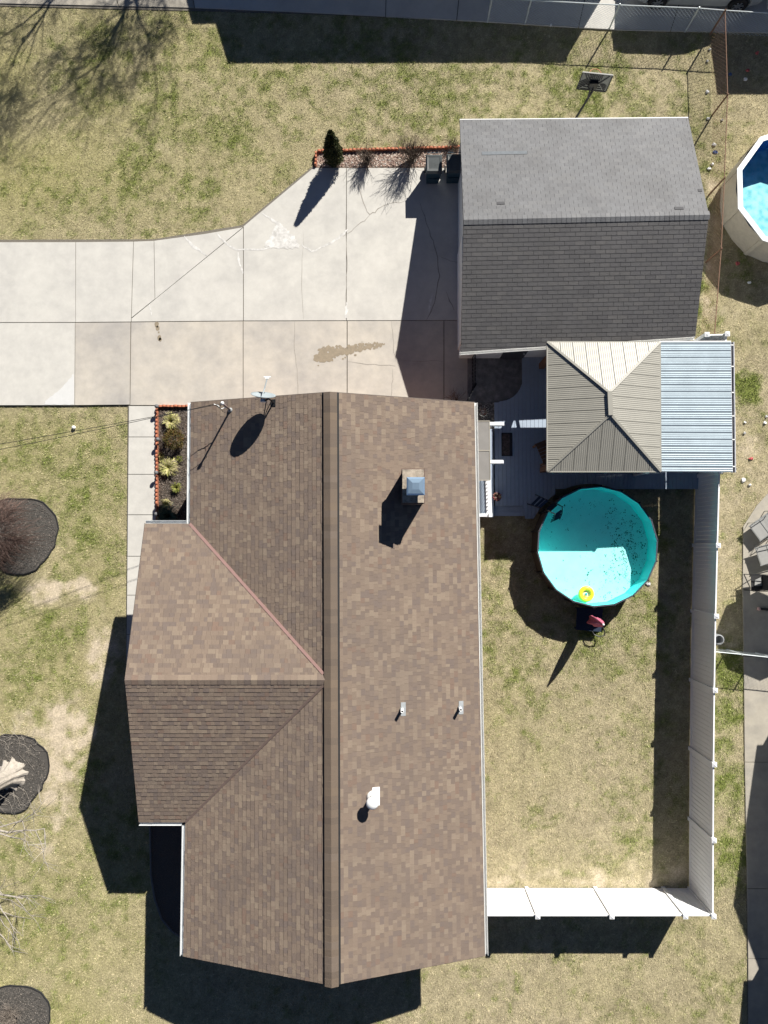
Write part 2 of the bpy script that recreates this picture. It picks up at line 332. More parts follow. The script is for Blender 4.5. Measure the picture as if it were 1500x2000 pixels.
blob([(144,730),(137,738),(128,750),(112,765),(90,782),(86,790),(120,790.5),(144,790)], ZC+.001, mat('fresh_cement', (.56,.56,.55), var=.05), drive, 'cement_patch', jit=1)
M_STAIN = mat('oil_stain', (.255,.212,.152), rough=.6, var=.2, scale=9)
stn = MB()
for i in range(300):
    t = random.random()**1.15; cx = 622+t*125+random.gauss(0, 4); cy = 694-t*22+random.gauss(0, 6.5*(1.2-t)); r = random.choice([.8,1.2,1.8,2.6,3.6,4.8])*(1.15-.6*t)
    n = 9; stn.add([P(cx+r*1.2*math.cos(6.283*k/n)*random.uniform(.8,1.2), cy+r*math.sin(6.283*k/n)*random.uniform(.8,1.2), ZC+.0005+i*1e-5) for k in range(n)], [list(range(n))[::-1]])
for cx, cy, r in [(306,634,4.5),(308,641,3.6),(310,649,1.6),(311,660,4.2),(313,663,3)]:
    n = 11; stn.add([P(cx+r*math.cos(6.283*k/n)*random.uniform(.8,1.2), cy+r*1.3*math.sin(6.283*k/n)*random.uniform(.85,1.15), ZC+.001) for k in range(n)], [list(range(n))[::-1]])
o = stn.build('oil_stain', M_STAIN, drive); o['kind'] = 'stuff'
walk = thing('front_walk', 'narrow concrete front walk beside the brick-edged planting bed', 'path', P(276, 1000), kind='structure')
MB().prism([P(250,792,.02),P(307,792,.02),P(330,1330,.02),P(246,1330,.02)], -.08, .025).build('joint_bed', M_JOINT, walk)
ys = [793,854,927,1006,1087,1163,1240,1320]
for i in range(len(ys)-1):
    xa = 252-4.5*(i/6.0); xb = xa-.7; slab(walk, [(xa,ys[i]),(305,ys[i]),(305,ys[i+1]-1.2),(xb,ys[i+1]-1.2)], .055, M_CONC)
excl([P(x,y) for x,y in [(251,792),(307,792),(330,1330),(246,1330)]])
ndr = thing('side_pavement', 'shaded concrete pavement beyond the chain-link fence', 'pavement', P(700, -50), kind='structure')
MB().prism([P(-300,4,.01),P(600,27,.01),P(1700,70,.01),P(1700,-900,.01),P(-300,-900,.01)], -.1, .012).build('joint_bed', M_JOINT, ndr)
def ylow(x): return np.interp(x, [-300,0,380,600,950,1200,1460,1700], [2,6,15,24,42,58,63,66])
xs = [-300,231,380,753,892,1130,1310,1700]
for i in range(len(xs)-1):
    x0, x1 = xs[i]+.9, xs[i+1]-.9
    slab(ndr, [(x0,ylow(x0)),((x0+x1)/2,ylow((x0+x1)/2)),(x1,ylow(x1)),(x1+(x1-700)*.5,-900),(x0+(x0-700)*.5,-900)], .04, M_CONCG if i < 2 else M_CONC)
excl([P(-300,4),P(600,26),P(1700,68),P(1700,-900),P(-300,-900)])
npat = thing('neighbour_patio', 'weathered concrete patio strip along the next yard', 'patio', P(1480, 1500), kind='structure')
NP = [[(1452,1028),(1478,988),(1505,958),(1620,930),(1620,1150),(1451,1150)], [(1451,1151.2),(1620,1151.2),(1620,1282),(1453,1282)], [(1453,1283.2),(1620,1283.2),(1620,1488),(1455,1488)],
      [(1455,1489.2),(1620,1489.2),(1620,1735),(1459.5,1735)], [(1459.5,1736.2),(1620,1736.2),(1620,1872),(1461.5,1872)], [(1461.5,1873.2),(1620,1873.2),(1620,2150),(1462,2150)]]
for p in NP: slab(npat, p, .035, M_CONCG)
MB().prism([P(1452,1040,.01),P(1620,1040,.01),P(1620,2150,.01),P(1462,2150,.01)], -.1, .012).build('joint_bed', M_JOINT, npat)
excl([P(x,y) for x,y in [(1452,1028),(1505,958),(1620,930),(1620,2150),(1462,2150)]])
# ------------------------------------------------------------------ shingled roofs
def clip_poly(poly, cl):
    for i in range(len(cl)):
        a, b = cl[i], cl[(i+1) % len(cl)]; out = []
        def side(p): return (b[0]-a[0])*(p[1]-a[1])-(b[1]-a[1])*(p[0]-a[0])
        for j in range(len(poly)):
            p, q = poly[j], poly[(j+1) % len(poly)]; sp, sq = side(p), side(q)
            if sp >= 0: out.append(p)
            if (sp >= 0) != (sq >= 0):
                t = sp/(sp-sq); out.append((p[0]+(q[0]-p[0])*t, p[1]+(q[1]-p[1])*t))
        poly = out
        if len(poly) < 3: return []
    return poly
def area2(p): return sum(p[i][0]*p[(i+1)%len(p)][1]-p[(i+1)%len(p)][0]*p[i][1] for i in range(len(p)))
TABMESH = {}
def shingle_plane(parent, poly, udir, expo, widths, palette, m, stuff, indiv=0, indiv_row0=0, halfoff=False, gap=.004, thick=(.009,.016), dark_butt=.55):
    """lay overlapping tabs on the planar convex polygon poly (world points); udir runs along the eave"""
    n = (poly[1]-poly[0]).cross(poly[2]-poly[0]).normalized()
    if n.z < 0: n = -n
    u = (udir-n*udir.dot(n)).normalized(); v = n.cross(u).normalized()
    if v.z < 0: u = -u; v = n.cross(u).normalized()
    o = min(poly, key=lambda p: p.dot(v)); cl = [((p-o).dot(u), (p-o).dot(v)) for p in poly]
    if area2(cl) < 0: cl = cl[::-1]
    umin = min(c[0] for c in cl); umax = max(c[0] for c in cl); vmax = max(c[1] for c in cl)
    rows = int(vmax/expo)+1; left = indiv; R = Matrix((u, v, n)).transposed()
    last = None
    for r in range(rows):
        v0 = r*expo-.01; x = umin-random.uniform(0, widths[-1]) if not halfoff else umin-(widths[0]*.5 if r % 2 else 0)-widths[0]*.02*random.random()
        while x < umax:
            wd = random.choice(widths); t = random.choice(thick); ci = random.choice(palette)
            rect = [(x+gap/2, v0), (x+wd-gap/2, v0), (x+wd-gap/2, v0+expo+.018), (x+gap/2, v0+expo+.018)]; x += wd
            pl = clip_poly(rect, cl)
            if len(pl) < 3 or abs(area2(pl)) < 2e-4: continue
            whole = len(pl) == 4 and abs(area2(pl)/2-(wd-gap)*(expo+.018)) < 1e-5
            if left > 0 and whole and r >= rows-indiv_row0-1:
                key = (stuff.name, round(wd, 3), t, ci)
                if key not in TABMESH:
                    b = MB(); b.col = ci; L = expo+.018; ww = wd-gap
                    b.add([(0,0,-.004),(ww,0,-.004),(ww,L,-.004),(0,L,-.004),(0,0,t),(ww,0,t),(ww,L,.002),(0,L,.002)], [(4,5,6,7),(0,1,5,4),(1,2,6,5),(3,0,4,7)])
                    TABMESH[key] = b.mesh('shingle', mt=m)
                ob = link('shingle', TABMESH[key], parent, o+u*rect[0][0]+v*v0, R.to_euler()); left -= 1; continue
            hs = [t-(t-.002)*(q[1]-v0)/(expo+.018) for q in pl]; k = len(pl)
            vs = [o+u*q[0]+v*q[1]+n*h for q, h in zip(pl, hs)]+[o+u*q[0]+v*q[1]-n*.004 for q in pl]
            stuff.col = ci; stuff.add(vs, [list(range(k))]+[(i, k+i, k+(i+1)%k, (i+1)%k) for i in range(k)])
class NB(MB):
    def __init__(s, name): super().__init__(); s.name = name
def pal(cols, jit, k=10):
    out = []
    for c, wgt in cols:
        for _ in range(max(1, int(k*wgt))):
            j = random.uniform(1-jit, 1+jit); out.append(tuple(x*j for x in c))
    return out
def tint(l): return [((c[0]*1.03, c[1]*1.025, c[2]*1.03), w_) for c, w_ in l]
BROWN = pal(tint([((.204,.157,.121),.42), ((.178,.138,.112),.30), ((.232,.182,.138),.16), ((.166,.131,.111),.10), ((.256,.203,.153),.05), ((.196,.139,.107),.04)]), .05, 25)
GREYLIT = pal([((.108,.111,.118),.5), ((.098,.100,.107),.3), ((.118,.120,.125),.2)], .04, 20)  # garage shingle in its sunlit tone, for the back slope and ridge
ZE, ZR = 2.95, 4.5
house = thing('house', 'single storey house under a brown shingled cross-gable roof', 'house', P(650, 1320))
RT, RB = P(645, 766, ZR), P(648, 1925, ZR)                 # main ridge
LT, LB = P(373, 786, ZE), P(358, 1868, ZE)                 # left eave ends
ET, EB = P(926, 786, ZE), P(947, 1867, ZE)                 # right eave ends
LV1 = P(371, 1023, ZE); LV2 = P(362, 1606, ZE)             # where the valleys reach the eave
def pn(a, b, c):
    n = (b-a).cross(c-a).normalized(); return n if n.z > 0 else -n
VT = (RT+(RB-RT)*((P(648,1328,ZR)-RT).length/(RB-RT).length))
FR = P(244, 1328, ZR); FT = P(283, 1023, ZE); FB = P(271, 1606, ZE)
EB = onplane(947, 1867, RT, pn(RT, RB, ET)); LV1 = onplane(371, 1023, RT, pn(RT, VT, LT)); LV2 = onplane(362, 1606, RB, pn(RB, VT, LB))
FT = onplane(283, 1023, FR, pn(FR, VT, LV1)); FB = onplane(271, 1606, FR, pn(FR, VT, LV2))
roof = MB()
def roofslab(b, pts, t=.14):
    k = len(pts); b.add(list(pts)+[p-Vector((0,0,t)) for p in pts], [list(range(k)), [k+i for i in range(k)][::-1]]+[(i,(i+1)%k,k+(i+1)%k,k+i) for i in range(k)])
down = Vector((0,0,.006))
PL = {'right': [ET, RT, RB, EB], 'left_up': [LT, LV1, VT, RT], 'left_dn': [LV2, LB, RB, VT], 'front_up': [LV1, FT, FR, VT], 'front_dn': [FB, LV2, VT, FR]}
for k, p in PL.items():
    pp = [q-down for q in p]; nn = (pp[1]-pp[0]).cross(pp[2]-pp[0])
    roofslab(roof, pp if nn.z > 0 else pp[::-1])
roof.col = (.10,.08,.065); roof_o = roof.build('roof', mat('roof_decking', (.07,.056,.046), var=.2), house)
WD = [.10,.13,.16,.19,.24]
st = NB('hs')
yv = (RB-RT).normalized()
shingle_plane(roof_o, PL['right'], yv, .142, WD, BROWN, M_SHINGLE, st, indiv=180, indiv_row0=3)
shingle_plane(roof_o, PL['left_up'], yv, .142, WD, BROWN, M_SHINGLE, st)
shingle_plane(roof_o, PL['left_dn'], yv, .142, WD, BROWN, M_SHINGLE, st)
xv = (VT-FR).normalized()
shingle_plane(roof_o, PL['front_up'], xv, .142, WD, BROWN, M_SHINGLE, st, indiv=60, indiv_row0=3)
shingle_plane(roof_o, PL['front_dn'], xv, .142, WD, BROWN, M_SHINGLE, st)
o = st.build('shingle_courses', M_SHINGLE, roof_o); o['kind'] = 'stuff'
def ridge_caps(a, b, L, half, slope, lift, parent, palette, m, skip_start=0):
    d = (b-a); n = int(d.length/L); L = d.length/n; d.normalize(); s = Vector((d.y, -d.x, 0)).normalized(); cache = {}
    R = Matrix((d, s, d.cross(s))).transposed()
    if R.col[2].z < 0: s = -s; R = Matrix((d, s, d.cross(s))).transposed()
    for i in range(n):
        c = random.choice(palette)
        if c not in cache:
            bm = MB(); bm.col = c; dz = half*slope; t0, t1 = .014, .004; Lx = L+.03
            bm.add([(0,-half,-dz),(Lx,-half,-dz),(Lx,0,0),(0,0,0),(0,half,-dz),(Lx,half,-dz),(0,-half,-dz+t0),(Lx,-half,-dz+t1),(Lx,0,t1+.004),(0,0,t0+.004),(0,half,-dz+t0),(Lx,half,-dz+t1)],
                   [(6,7,8,9),(9,8,11,10),(0,1,7,6),(5,4,10,11),(0,6,9,3),(3,9,10,4)])
            cache[c] = bm.mesh('ridge_shingle', mt=m)
        link('ridge_shingle', cache[c], parent, a+d*(i*L)+Vector((0,0,lift)), R.to_euler())
hw = (ET-RT).dot(Vector((1,0,0))); SL = (ZR-ZE)/abs(hw)
# ridge vent: raised strip along the main ridge with caps on top
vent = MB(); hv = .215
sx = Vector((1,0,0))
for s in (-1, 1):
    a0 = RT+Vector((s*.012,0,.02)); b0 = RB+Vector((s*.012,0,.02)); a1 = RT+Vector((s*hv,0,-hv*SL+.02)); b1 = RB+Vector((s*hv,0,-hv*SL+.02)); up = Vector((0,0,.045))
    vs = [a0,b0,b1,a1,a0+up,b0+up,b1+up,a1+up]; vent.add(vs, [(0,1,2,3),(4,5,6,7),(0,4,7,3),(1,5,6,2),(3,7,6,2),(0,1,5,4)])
for s in (-1, 1):  # flat black side strips stand in for the shadow gap under the vent
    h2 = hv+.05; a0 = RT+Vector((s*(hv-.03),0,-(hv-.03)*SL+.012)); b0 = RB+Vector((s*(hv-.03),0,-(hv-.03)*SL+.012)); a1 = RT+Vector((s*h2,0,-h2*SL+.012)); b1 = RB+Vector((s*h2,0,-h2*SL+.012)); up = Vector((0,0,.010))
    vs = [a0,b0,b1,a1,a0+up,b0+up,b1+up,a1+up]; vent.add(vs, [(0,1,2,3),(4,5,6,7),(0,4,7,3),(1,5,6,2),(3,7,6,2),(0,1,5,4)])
vent.build('ridge_vent_and_shade_strips', M_RUBBER, roof_o)
CAPP = pal([((.150,.115,.087),.5), ((.135,.105,.082),.3), ((.166,.126,.092),.2), ((.158,.124,.098),.1)], .05, 10)
ridge_caps(RT, RB, .215, hv-.005, SL, .067, roof_o, CAPP, M_SHINGLE)
fslope = (ZR-ZE)/abs((FT-FR).y)
ridge_caps(FR, VT-Vector((hv,0,0)), .2, .15, fslope, .012, roof_o, BROWN, M_SHINGLE)
def strip(parent, a, b, w, h, m, name): return MB().bar(a, b, w, h).build(name, m, parent)
for a, b in ((LV1+Vector((0,0,.02)), VT-Vector((hv+.02,-.18,.03))),): MB().bar(a, b, .09, .02).build('valley_flashing', M_PINKF, roof_o)
MB().bar(LV2+Vector((0,0,.015)), VT-Vector((hv+.02,.18,.03)), .07, .02).build('valley_flashing', mat('valley_strip', (.14,.10,.085), var=.1), roof_o)
def gutter(parent, a, b, out, m=M_GUTTER):
    """an open trough along an eave"""
    a = Vector(a); b = Vector(b); d = (b-a).normalized(); out = Vector(out); b2 = MB()
    prof = [(0,.0),(0,-.10),(.085,-.10),(.10,0),(.092,0),(.08,-.09),(.008,-.09),(.008,0)]
    vs = [a+out*x+Vector((0,0,z-.01)) for x, z in prof]+[b+out*x+Vector((0,0,z-.01)) for x, z in prof]; k = 8
    fs = [(i,(i+1)%k,k+(i+1)%k,k+i) for i in range(k)]+[list(range(k))[::-1], [k+i for i in range(k)]]
    b2.add(vs, fs); return b2.build('gutter', m, parent)
gutter(house, ET+Vector((.012,0,0)), EB+Vector((.012,0,0)), (1,0,0), M_WHITEP)
gutter(house, LV1+Vector((-.012,-.02,0)), LT+Vector((-.012,0,0)), (-1,0,0))
gutter(house, LB+Vector((-.012,0,0)), LV2+Vector((-.012,-.12,0)), (-1,0,0))
gutter(house, FT+Vector((0,.012,0)), LV1+Vector((-.13,.012,0)), (0,1,0))
gutter(house, LV2+Vector((-.13,-.012,0)), FB+Vector((0,-.012,0)), (0,-1,0))
wb = MB(); I = .45
def wallbox(b, x0, x1, y0, y1, z1): b.box(((x0+x1)/2, (y0+y1)/2, z1/2-.05), (x1-x0, y1-y0, z1+.1))
wx0 = LB.x+I+.25; wx1 = ET.x-I; wy1 = ET.y-.3; wy0 = EB.y+.3
wallbox(wb, wx0, wx1, wy0, wy1, ZE-.02)
# gable triangles
for y in (wy1, wy0):
    xm = RT.x; e = .15*(1 if y == wy0 else -1)
    vs = [(wx0,y,ZE-.03),(wx1,y,ZE-.03),(xm,y,ZR-.2),(wx0,y+e,ZE-.03),(wx1,y+e,ZE-.03),(xm,y+e,ZR-.2)]
    wb.add(vs, [(0,1,2),(3,5,4),(0,2,5,3),(1,4,5,2)])
wb.build('wall', M_BRICK, house)
fw = MB(); fx = FT.x+.55; wallbox(fw, fx, wx0-.003, FB.y+.45, FT.y-.45, ZE-.02)
vs = [(fx,FB.y+.45,ZE-.03),(fx,FT.y-.45,ZE-.03),(fx,FR.y,ZR-.25)]; fw.add(vs+[(x+.12,y,z) for x,y,z in vs], [(0,1,2),(3,5,4),(0,2,5,3),(1,4,5,2)])
fw.build('wall', M_BRICK, house)
HX = [P(x,y) for x,y in [(372,820),(915,820),(925,1770),(400,1770)]]; excl([Vector((wx0,wy0,0)),Vector((wx1,wy0,0)),Vector((wx1,wy1,0)),Vector((wx0,wy1,0))]); excl([Vector((fx,FB.y+.45,0)),Vector((wx0,FB.y+.45,0)),Vector((wx0,FT.y-.45,0)),Vector((fx,FT.y-.45,0))])
def fascia(parent, a, b, m=M_WHITEP):
    MB().bar(Vector(a)-Vector((0,0,.09)), Vector(b)-Vector((0,0,.09)), .02, .17).build('rake_board', m, parent)
M_FASC = mat('dark_fascia', (.10,.085,.075), var=.1)
for a, b, dy in ((ET,RT,.012),(LT,RT,.012),(EB,RB,-.012),(LB,RB,-.012)): fascia(house, a+Vector((0,dy,-.02)), b+Vector((0,dy,-.02)), M_FASC)
for a, b in ((FT,FR),(FB,FR)): fascia(house, a+Vector((-.012,0,-.02)), b+Vector((-.012,0,-.02)), M_FASC)
# ------------------------------------------------------------------ garage
GE, GR = 2.02, 3.15
gar = thing('garage', 'detached garage with grey three-tab shingle roof and white front wall', 'garage', P(1130, 460))
GRL, GRR = P(905.5, 430, GR), P(1384.5, 420, GR)
GBL, GBR = P(898, 234, GE), P(1344, 230, GE); GFL, GFR = P(900.5, 687, GE), P(1358, 657, GE)
def pn2(a, b, c):
    n = (b-a).cross(c-a).normalized(); return n if n.z > 0 else -n
GBR = onplane(1344, 230, GRL, pn2(GRL, GRR, GBL)); GFR = onplane(1358, 657, GRL, pn2(GRL, GRR, GFL))
gr = MB()
for p in ([GFL, GFR, GRR, GRL], [GBR, GBL, GRL, GRR]):
    pp = [q-down for q in p]; nn = (pp[1]-pp[0]).cross(pp[2]-pp[0]); roofslab(gr, pp if nn.z > 0 else pp[::-1], .12)
gro = gr.build('roof', mat('garage_roof_decking', (.03,.03,.032), var=.2), gar)
gs = NB('gs'); GREYSHADE = pal([((.066,.064,.066),.5), ((.059,.057,.060),.3), ((.074,.071,.071),.2)], .06, 20)  # same garage shingle, colour darkened for the shaded front slope
shingle_plane(gro, [GBR, GBL, GRL, GRR], (GRR-GRL).normalized(), .142, [.305], GREYLIT, M_GSHING, gs, halfoff=True, gap=.008, thick=(.006,.007))
shingle_plane(gro, [GFL, GFR, GRR, GRL], (GRR-GRL).normalized(), .142, [.345], GREYSHADE, M_GSHING, gs, indiv=280, indiv_row0=14, halfoff=True, gap=.010, thick=(.010,.011))
o = gs.build('shingle_courses', M_GSHING, gro); o['kind'] = 'stuff'
gsl = (GR-GE)/abs((GBL-GRL).y)
ridge_caps(GRL, GRR, .16, .15, gsl, .012, gro, GREYLIT, M_GSHING)
MB().bar(GBL+Vector((0,.012,-.04)), GBR+Vector((0,.012,-.04)), .03, .09).build('drip_edge', M_WHITEP, gar)
gutter(gar, GFL+Vector((-.05,-.012,.01)), GFR+Vector((0,-.012,.01)), (0,-1,0), M_WHITEP)
GYF = GFL.y+.28; GYB = GBL.y-.2; GX0 = GFL.x+.12; GX1 = GFR.x-.15
gw = MB(); wallbox(gw, GX0, GX1, GYF, GYB, GE-.02)
for x in (GX0, GX1):
    e = .1*(1 if x == GX0 else -1); vs = [(x,GYF,GE-.03),(x,GYB,GE-.03),(x,GRL.y,GR-.15)]; gw.add(vs+[(p+e,y,z) for p,y,z in vs], [(0,1,2),(3,5,4),(0,2,5,3),(1,4,5,2)])
gw.build('wall', M_SIDING, gar)
pd = P(975, 700, 0).x; pd2 = P(1019, 700, 0).x
dr = MB().box(((pd+pd2)/2, GYF-.02, .98), (pd2-pd, .05, 1.9)).build('door', mat('dark_door', (.04,.045,.055), rough=.4), gar)
MB().ball(((pd2-.1), GYF-.08, .95), .035, 6).build('door_handle', M_CHROME, dr)
gd = MB().box((GX0-.02, (GRL.y+GYF)/2+.2, .9), (.04, 3.6, 1.75)).build('garage_door', M_WHITEP, gar)
excl([Vector((GX0,GYF,0)),Vector((GX1,GYF,0)),Vector((GX1,GYB,0)),Vector((GX0,GYB,0))])
for px, py, ww in ((978,397,16),(1326,407,18),(1367,372,8)):
    q = onplane(px, py, GRL, (GRR-GRL).cross(GBL-GRL).normalized() if (GRR-GRL).cross(GBL-GRL).z > 0 else -(GRR-GRL).cross(GBL-GRL).normalized())
    nn = (GRR-GRL).cross(GBL-GRL).normalized(); nn = nn if nn.z > 0 else -nn; R = Matrix(((GRR-GRL).normalized(), nn.cross((GRR-GRL).normalized()), nn)).transposed()
    MB().box(q+nn*.012, (ww/60, .10, .012), R=R).build('nail_flashing', mat('dark_patch', (.06,.06,.065)), gro)
q = onplane(985, 299, GRL, nn); MB().box(q+nn*.012, (1.55, .14, .006), R=R).build('patched_course', mat('blue_grey_patch', (.115,.13,.145), rough=.7, var=.25, scale=9), gro)
# ------------------------------------------------------------------ things on the house roof
nR = (RT-ET).cross(EB-ET).normalized(); nR = nR if nR.z > 0 else -nR
nL = (RT-LT).cross(LV1-LT).normalized(); nL = nL if nL.z > 0 else -nL
def orient(n):
    x = Vector((1,0,0)); x = (x-n*x.dot(n)).normalized(); return Matrix((x, n.cross(x), n)).transposed()
ch = thing('chimney', 'square brick chimney with cement crown and pale blue steel cap', 'chimney', onplane(803, 960, ET, nR))
ZT = 4.84; c0, c1, c2, c3 = P(784,915,ZT), P(830,915,ZT), P(830,984,ZT), P(784,984,ZT)
cx = (c0.x+c1.x)/2; cy = (c0.y+c3.y)/2; cw = c1.x-c0.x; cd = c0.y-c3.y
zb = onplane(803, 960, ET, nR).z-.35
MB().box((cx,cy,(ZT-.16+zb)/2), (cw-.06, cd-.06, ZT-.16-zb)).build('stack', mat('dark_chimney_brick', (.10,.065,.055), var=.35, scale=14, bump=.6, bscale=20), ch)
bb = MB()
for i, zz in enumerate((ZT-.13, ZT-.05)): bb.box((cx,cy,zz), (cw+.0-.03*(i==0), cd-.03*(i==0), .076))
bb.build('corbel', mat('dark_chimney_brick2', (.12,.08,.065), var=.35, scale=14), ch)
MB().prism([(c0.x+.03,c0.y-.03,0),(c1.x-.03,c1.y-.03,0),(c2.x-.03,c2.y+.03,0),(c3.x+.03,c3.y+.03,0)], ZT-.011, ZT+.05).build('crown', M_CROWN, ch)
kq = ch
fx0, fy0 = cx+.06, cy-.03
MB().box((fx0,fy0,ZT+.12), (.32,.32,.17)).build('flue', mat('flue_clay', (.2,.14,.1), var=.2), kq)
cp = MB(); hs_ = .27
lv = [(hs_,0),(hs_,.03),(hs_-.05,.065),(.1,.085)]; vs = []; fs = []
for h_, z_ in lv: vs += [(fx0+a_*h_, fy0+b_*h_, ZT+.32+z_) for a_, b_ in ((-1,-1),(1,-1),(1,1),(-1,1))]
for i in range(len(lv)-1): fs += [(i*4+k, i*4+(k+1)%4, i*4+4+(k+1)%4, i*4+4+k) for k in range(4)]
fs += [(3,2,1,0),(12,13,14,15)]; cp.add(vs, fs); kq = cp.build('cap', M_CAPM, kq)
for sx_, sy_ in ((-1,-1),(1,-1),(1,1),(-1,1)): MB().box((fx0+sx_*.15, fy0+sy_*.15, ZT+.26), (.02,.02,.14)).build('leg', M_CAPM, kq)
def vent_pipe(px, py, hgt, r, label, turbine=False):
    b = onplane(px, py, ET, nR); R = orient(nR)
    t = thing('roof_vent', label, 'roof vent', b, 'small plumbing vents on the back slope' if not turbine else None)
    if not turbine:
        MB().box(b+nR*.014+R@Vector((.04,0,0)), (.16,.42,.012), R=R).build('flashing', M_LEAD, t)
        MB().lathe(b, [(r*1.7,-.02),(r*1.45,.07),(r*1.1,.12)], 14).build('boot', M_LEAD, t, True)
        v = MB(); n = 14; pr = [(r,-.02),(r,hgt),(r*.68,hgt),(r*.68,hgt-.12)]; v.lathe(b, pr, n); v.build('pipe', M_WHITEP, t, True)
        MB().lathe(b+Vector((0,0,hgt-.11)), [(r*.66,0),(r*.66,.01)], n).build('pipe_bore', M_DARK, t)
    else:
        MB().box(b+nR*.016+R@Vector((.10,0,0)), (.24,.56,.014), R=R).build('flashing', M_WHITEP, t)
        MB().lathe(b, [(.20,-.05),(.19,.08),(.13,.16)], 18).build('boot', M_WHITEP, t, True)
        MB().lathe(b, [(.11,.14),(.11,hgt-.12)], 16).build('pipe', M_WHITEP, t, True)
        MB().lathe(b, [(.10,hgt-.13),(.185,hgt-.12),(.19,hgt-.05),(.15,hgt),(.05,hgt+.025)], 20).build('cap', M_WHITEP, t, True)
vent_pipe(785, 1385, .34, .05, 'small white plumbing vent pipe on the back slope, nearer the ridge')
vent_pipe(898, 1382, .34, .05, 'small white plumbing vent pipe on the back slope, nearer the gutter')
vent_pipe(728, 1556, .62, .12, 'round white capped furnace flue on the brown roof', True)
# satellite dish
sb = onplane(534, 787, LT, nL)
sdsh = thing('satellite_dish', 'grey satellite dish on a roof mast with its feed arm reaching outward', 'satellite dish', sb)
mt_ = sb+Vector((0,0,.55)); dc = P(514, 776, sb.z+.62)
MB().box(sb+nL*.015, (.16,.22,.02), R=orient(nL)).build('foot', M_DARK, sdsh)
MB().tube([sb, sb+Vector((0,0,.35)), sb+Vector((-.06,.02,.55)), dc+Vector((.05,-.10,0))], .026, 8).build('mast', M_DARK, sdsh)
for s in (-1,1): MB().tube([sb+Vector((0,0,.38)), sb+nL*.01+Vector((-.22,-.04+.2*s,-.07))], .014, 6).build('brace', M_DARK, sdsh)
dn = Vector((.12, .93, .42)).normalized(); dx_ = Vector((1,-.12,0)); dx_ = (dx_-dn*dx_.dot(dn)).normalized(); dy_ = dn.cross(dx_)
db = MB(); rings = 6; nn_ = 28; vs = [dc]; fs = []
for i in range(1, rings+1):
    rr = i/rings
    for k in range(nn_):
        t = 6.2832*k/nn_; vs.append(dc+dx_*(.385*rr*math.cos(t))+dy_*(.36*rr*math.sin(t))+dn*(.09*rr*rr))
for k in range(nn_): fs.append((0, 1+k, 1+(k+1)%nn_))
for i in range(rings-1):
    for k in range(nn_): a_ = 1+i*nn_; fs.append((a_+k, a_+nn_+k, a_+nn_+(k+1)%nn_, a_+(k+1)%nn_))
m0 = len(vs); vs2 = [v-dn*.012 for v in vs]; fs2 = [[m0+i for i in f][::-1] for f in fs]; e0 = 1+(rings-1)*nn_
db.add(vs+vs2, fs+fs2+[(e0+k, m0+e0+k, m0+e0+(k+1)%nn_, e0+(k+1)%nn_) for k in range(nn_)]); db.build('reflector', M_DISH, sdsh, True)
fe = P(522, 738, dc.z+.10)
MB().tube([dc-dy_*.30+dn*.02, (dc-dy_*.3+fe)/2-Vector((0,0,.04)), fe], .02, 8).build('feed_arm', M_DISH, sdsh)
MB().box(fe, (.13,.06,.06)).box(fe+Vector((0,.03,0)), (.22,.03,.04)).build('receiver', M_WHITEP, sdsh)
MB().box(dc-dn*.09-Vector((0,0,.05)), (.16,.09,.14)).build('bracket', M_GUTTER, sdsh)
# service mast with wires
mb_ = onplane(450, 801, LT, nL); mh = 1.12
msm = thing('service_mast', 'slim electric service mast with weatherhead standing on the roof', 'service mast', mb_)
MB().tube([mb_-Vector((0,0,.1)), mb_+Vector((0,0,mh))], .032, 10).build('pipe', mat('mast_pipe', (.20,.15,.14), rough=.5), msm, True)
MB().lathe(mb_, [(.09,-.03),(.07,.05),(.035,.09)], 12).build('boot', M_LEAD, msm)
tp = mb_+Vector((0,0,mh))
MB().ball(tp+Vector((0,0,.03)), .06, 6, 1.2).build('weatherhead', M_WHITEP, msm, True)
wp = mb_+Vector((0,0,mh*.55))
MB().tube([tp+Vector((-.04,-.04,0)), tp+Vector((-.12,-.1,-.12)), tp+Vector((-.05,-.2,-.3)), wp+Vector((-.2,-.05,.05)), wp+Vector((-.36,.05,.12))], .011, 6).build('cable_loop', M_DARK, msm)
MB().tube([wp+Vector((-.36,.05,.12)), wp+Vector((-.24,.02,.10)), wp+Vector((-.17,-.08,.0)), wp+Vector((-.02,-.03,0))], .014, 6).build('insulator', M_WHITEP, msm)
far = [P(-420, 936, 6.6), P(-420, 956, 6.5)]
for st_, e_, sag, lb in ((tp+Vector((-.02,0,-.05)), far[0], .25, 'thin black service wire running from the mast head over the lawn'), (wp+Vector((-.36,.05,.12)), far[1], .35, 'thin black cable clipped lower on the mast, under the other wire')):
    pts = [st_.lerp(e_, k/14)-Vector((0,0,sag*4*(k/14)*(1-k/14))) for k in range(15)]
    tag(MB().tube(pts, .009, 5).build('service_wire', M_DARK), lb, 'wire')
pole = thing('utility_pole', 'wooden utility pole out on the verge holding the service wires', 'utility pole', (far[0].x-.1, far[0].y-.1, 0))
MB().lathe((far[0].x-.12, far[0].y-.1, 0), [(.16,-.1),(.12,7.5)], 12).build('post', M_BARK, pole); MB().box((far[0].x-.12, far[0].y-.1, 6.9), (.1,1.6,.1)).build('crossarm', M_BARK, pole)
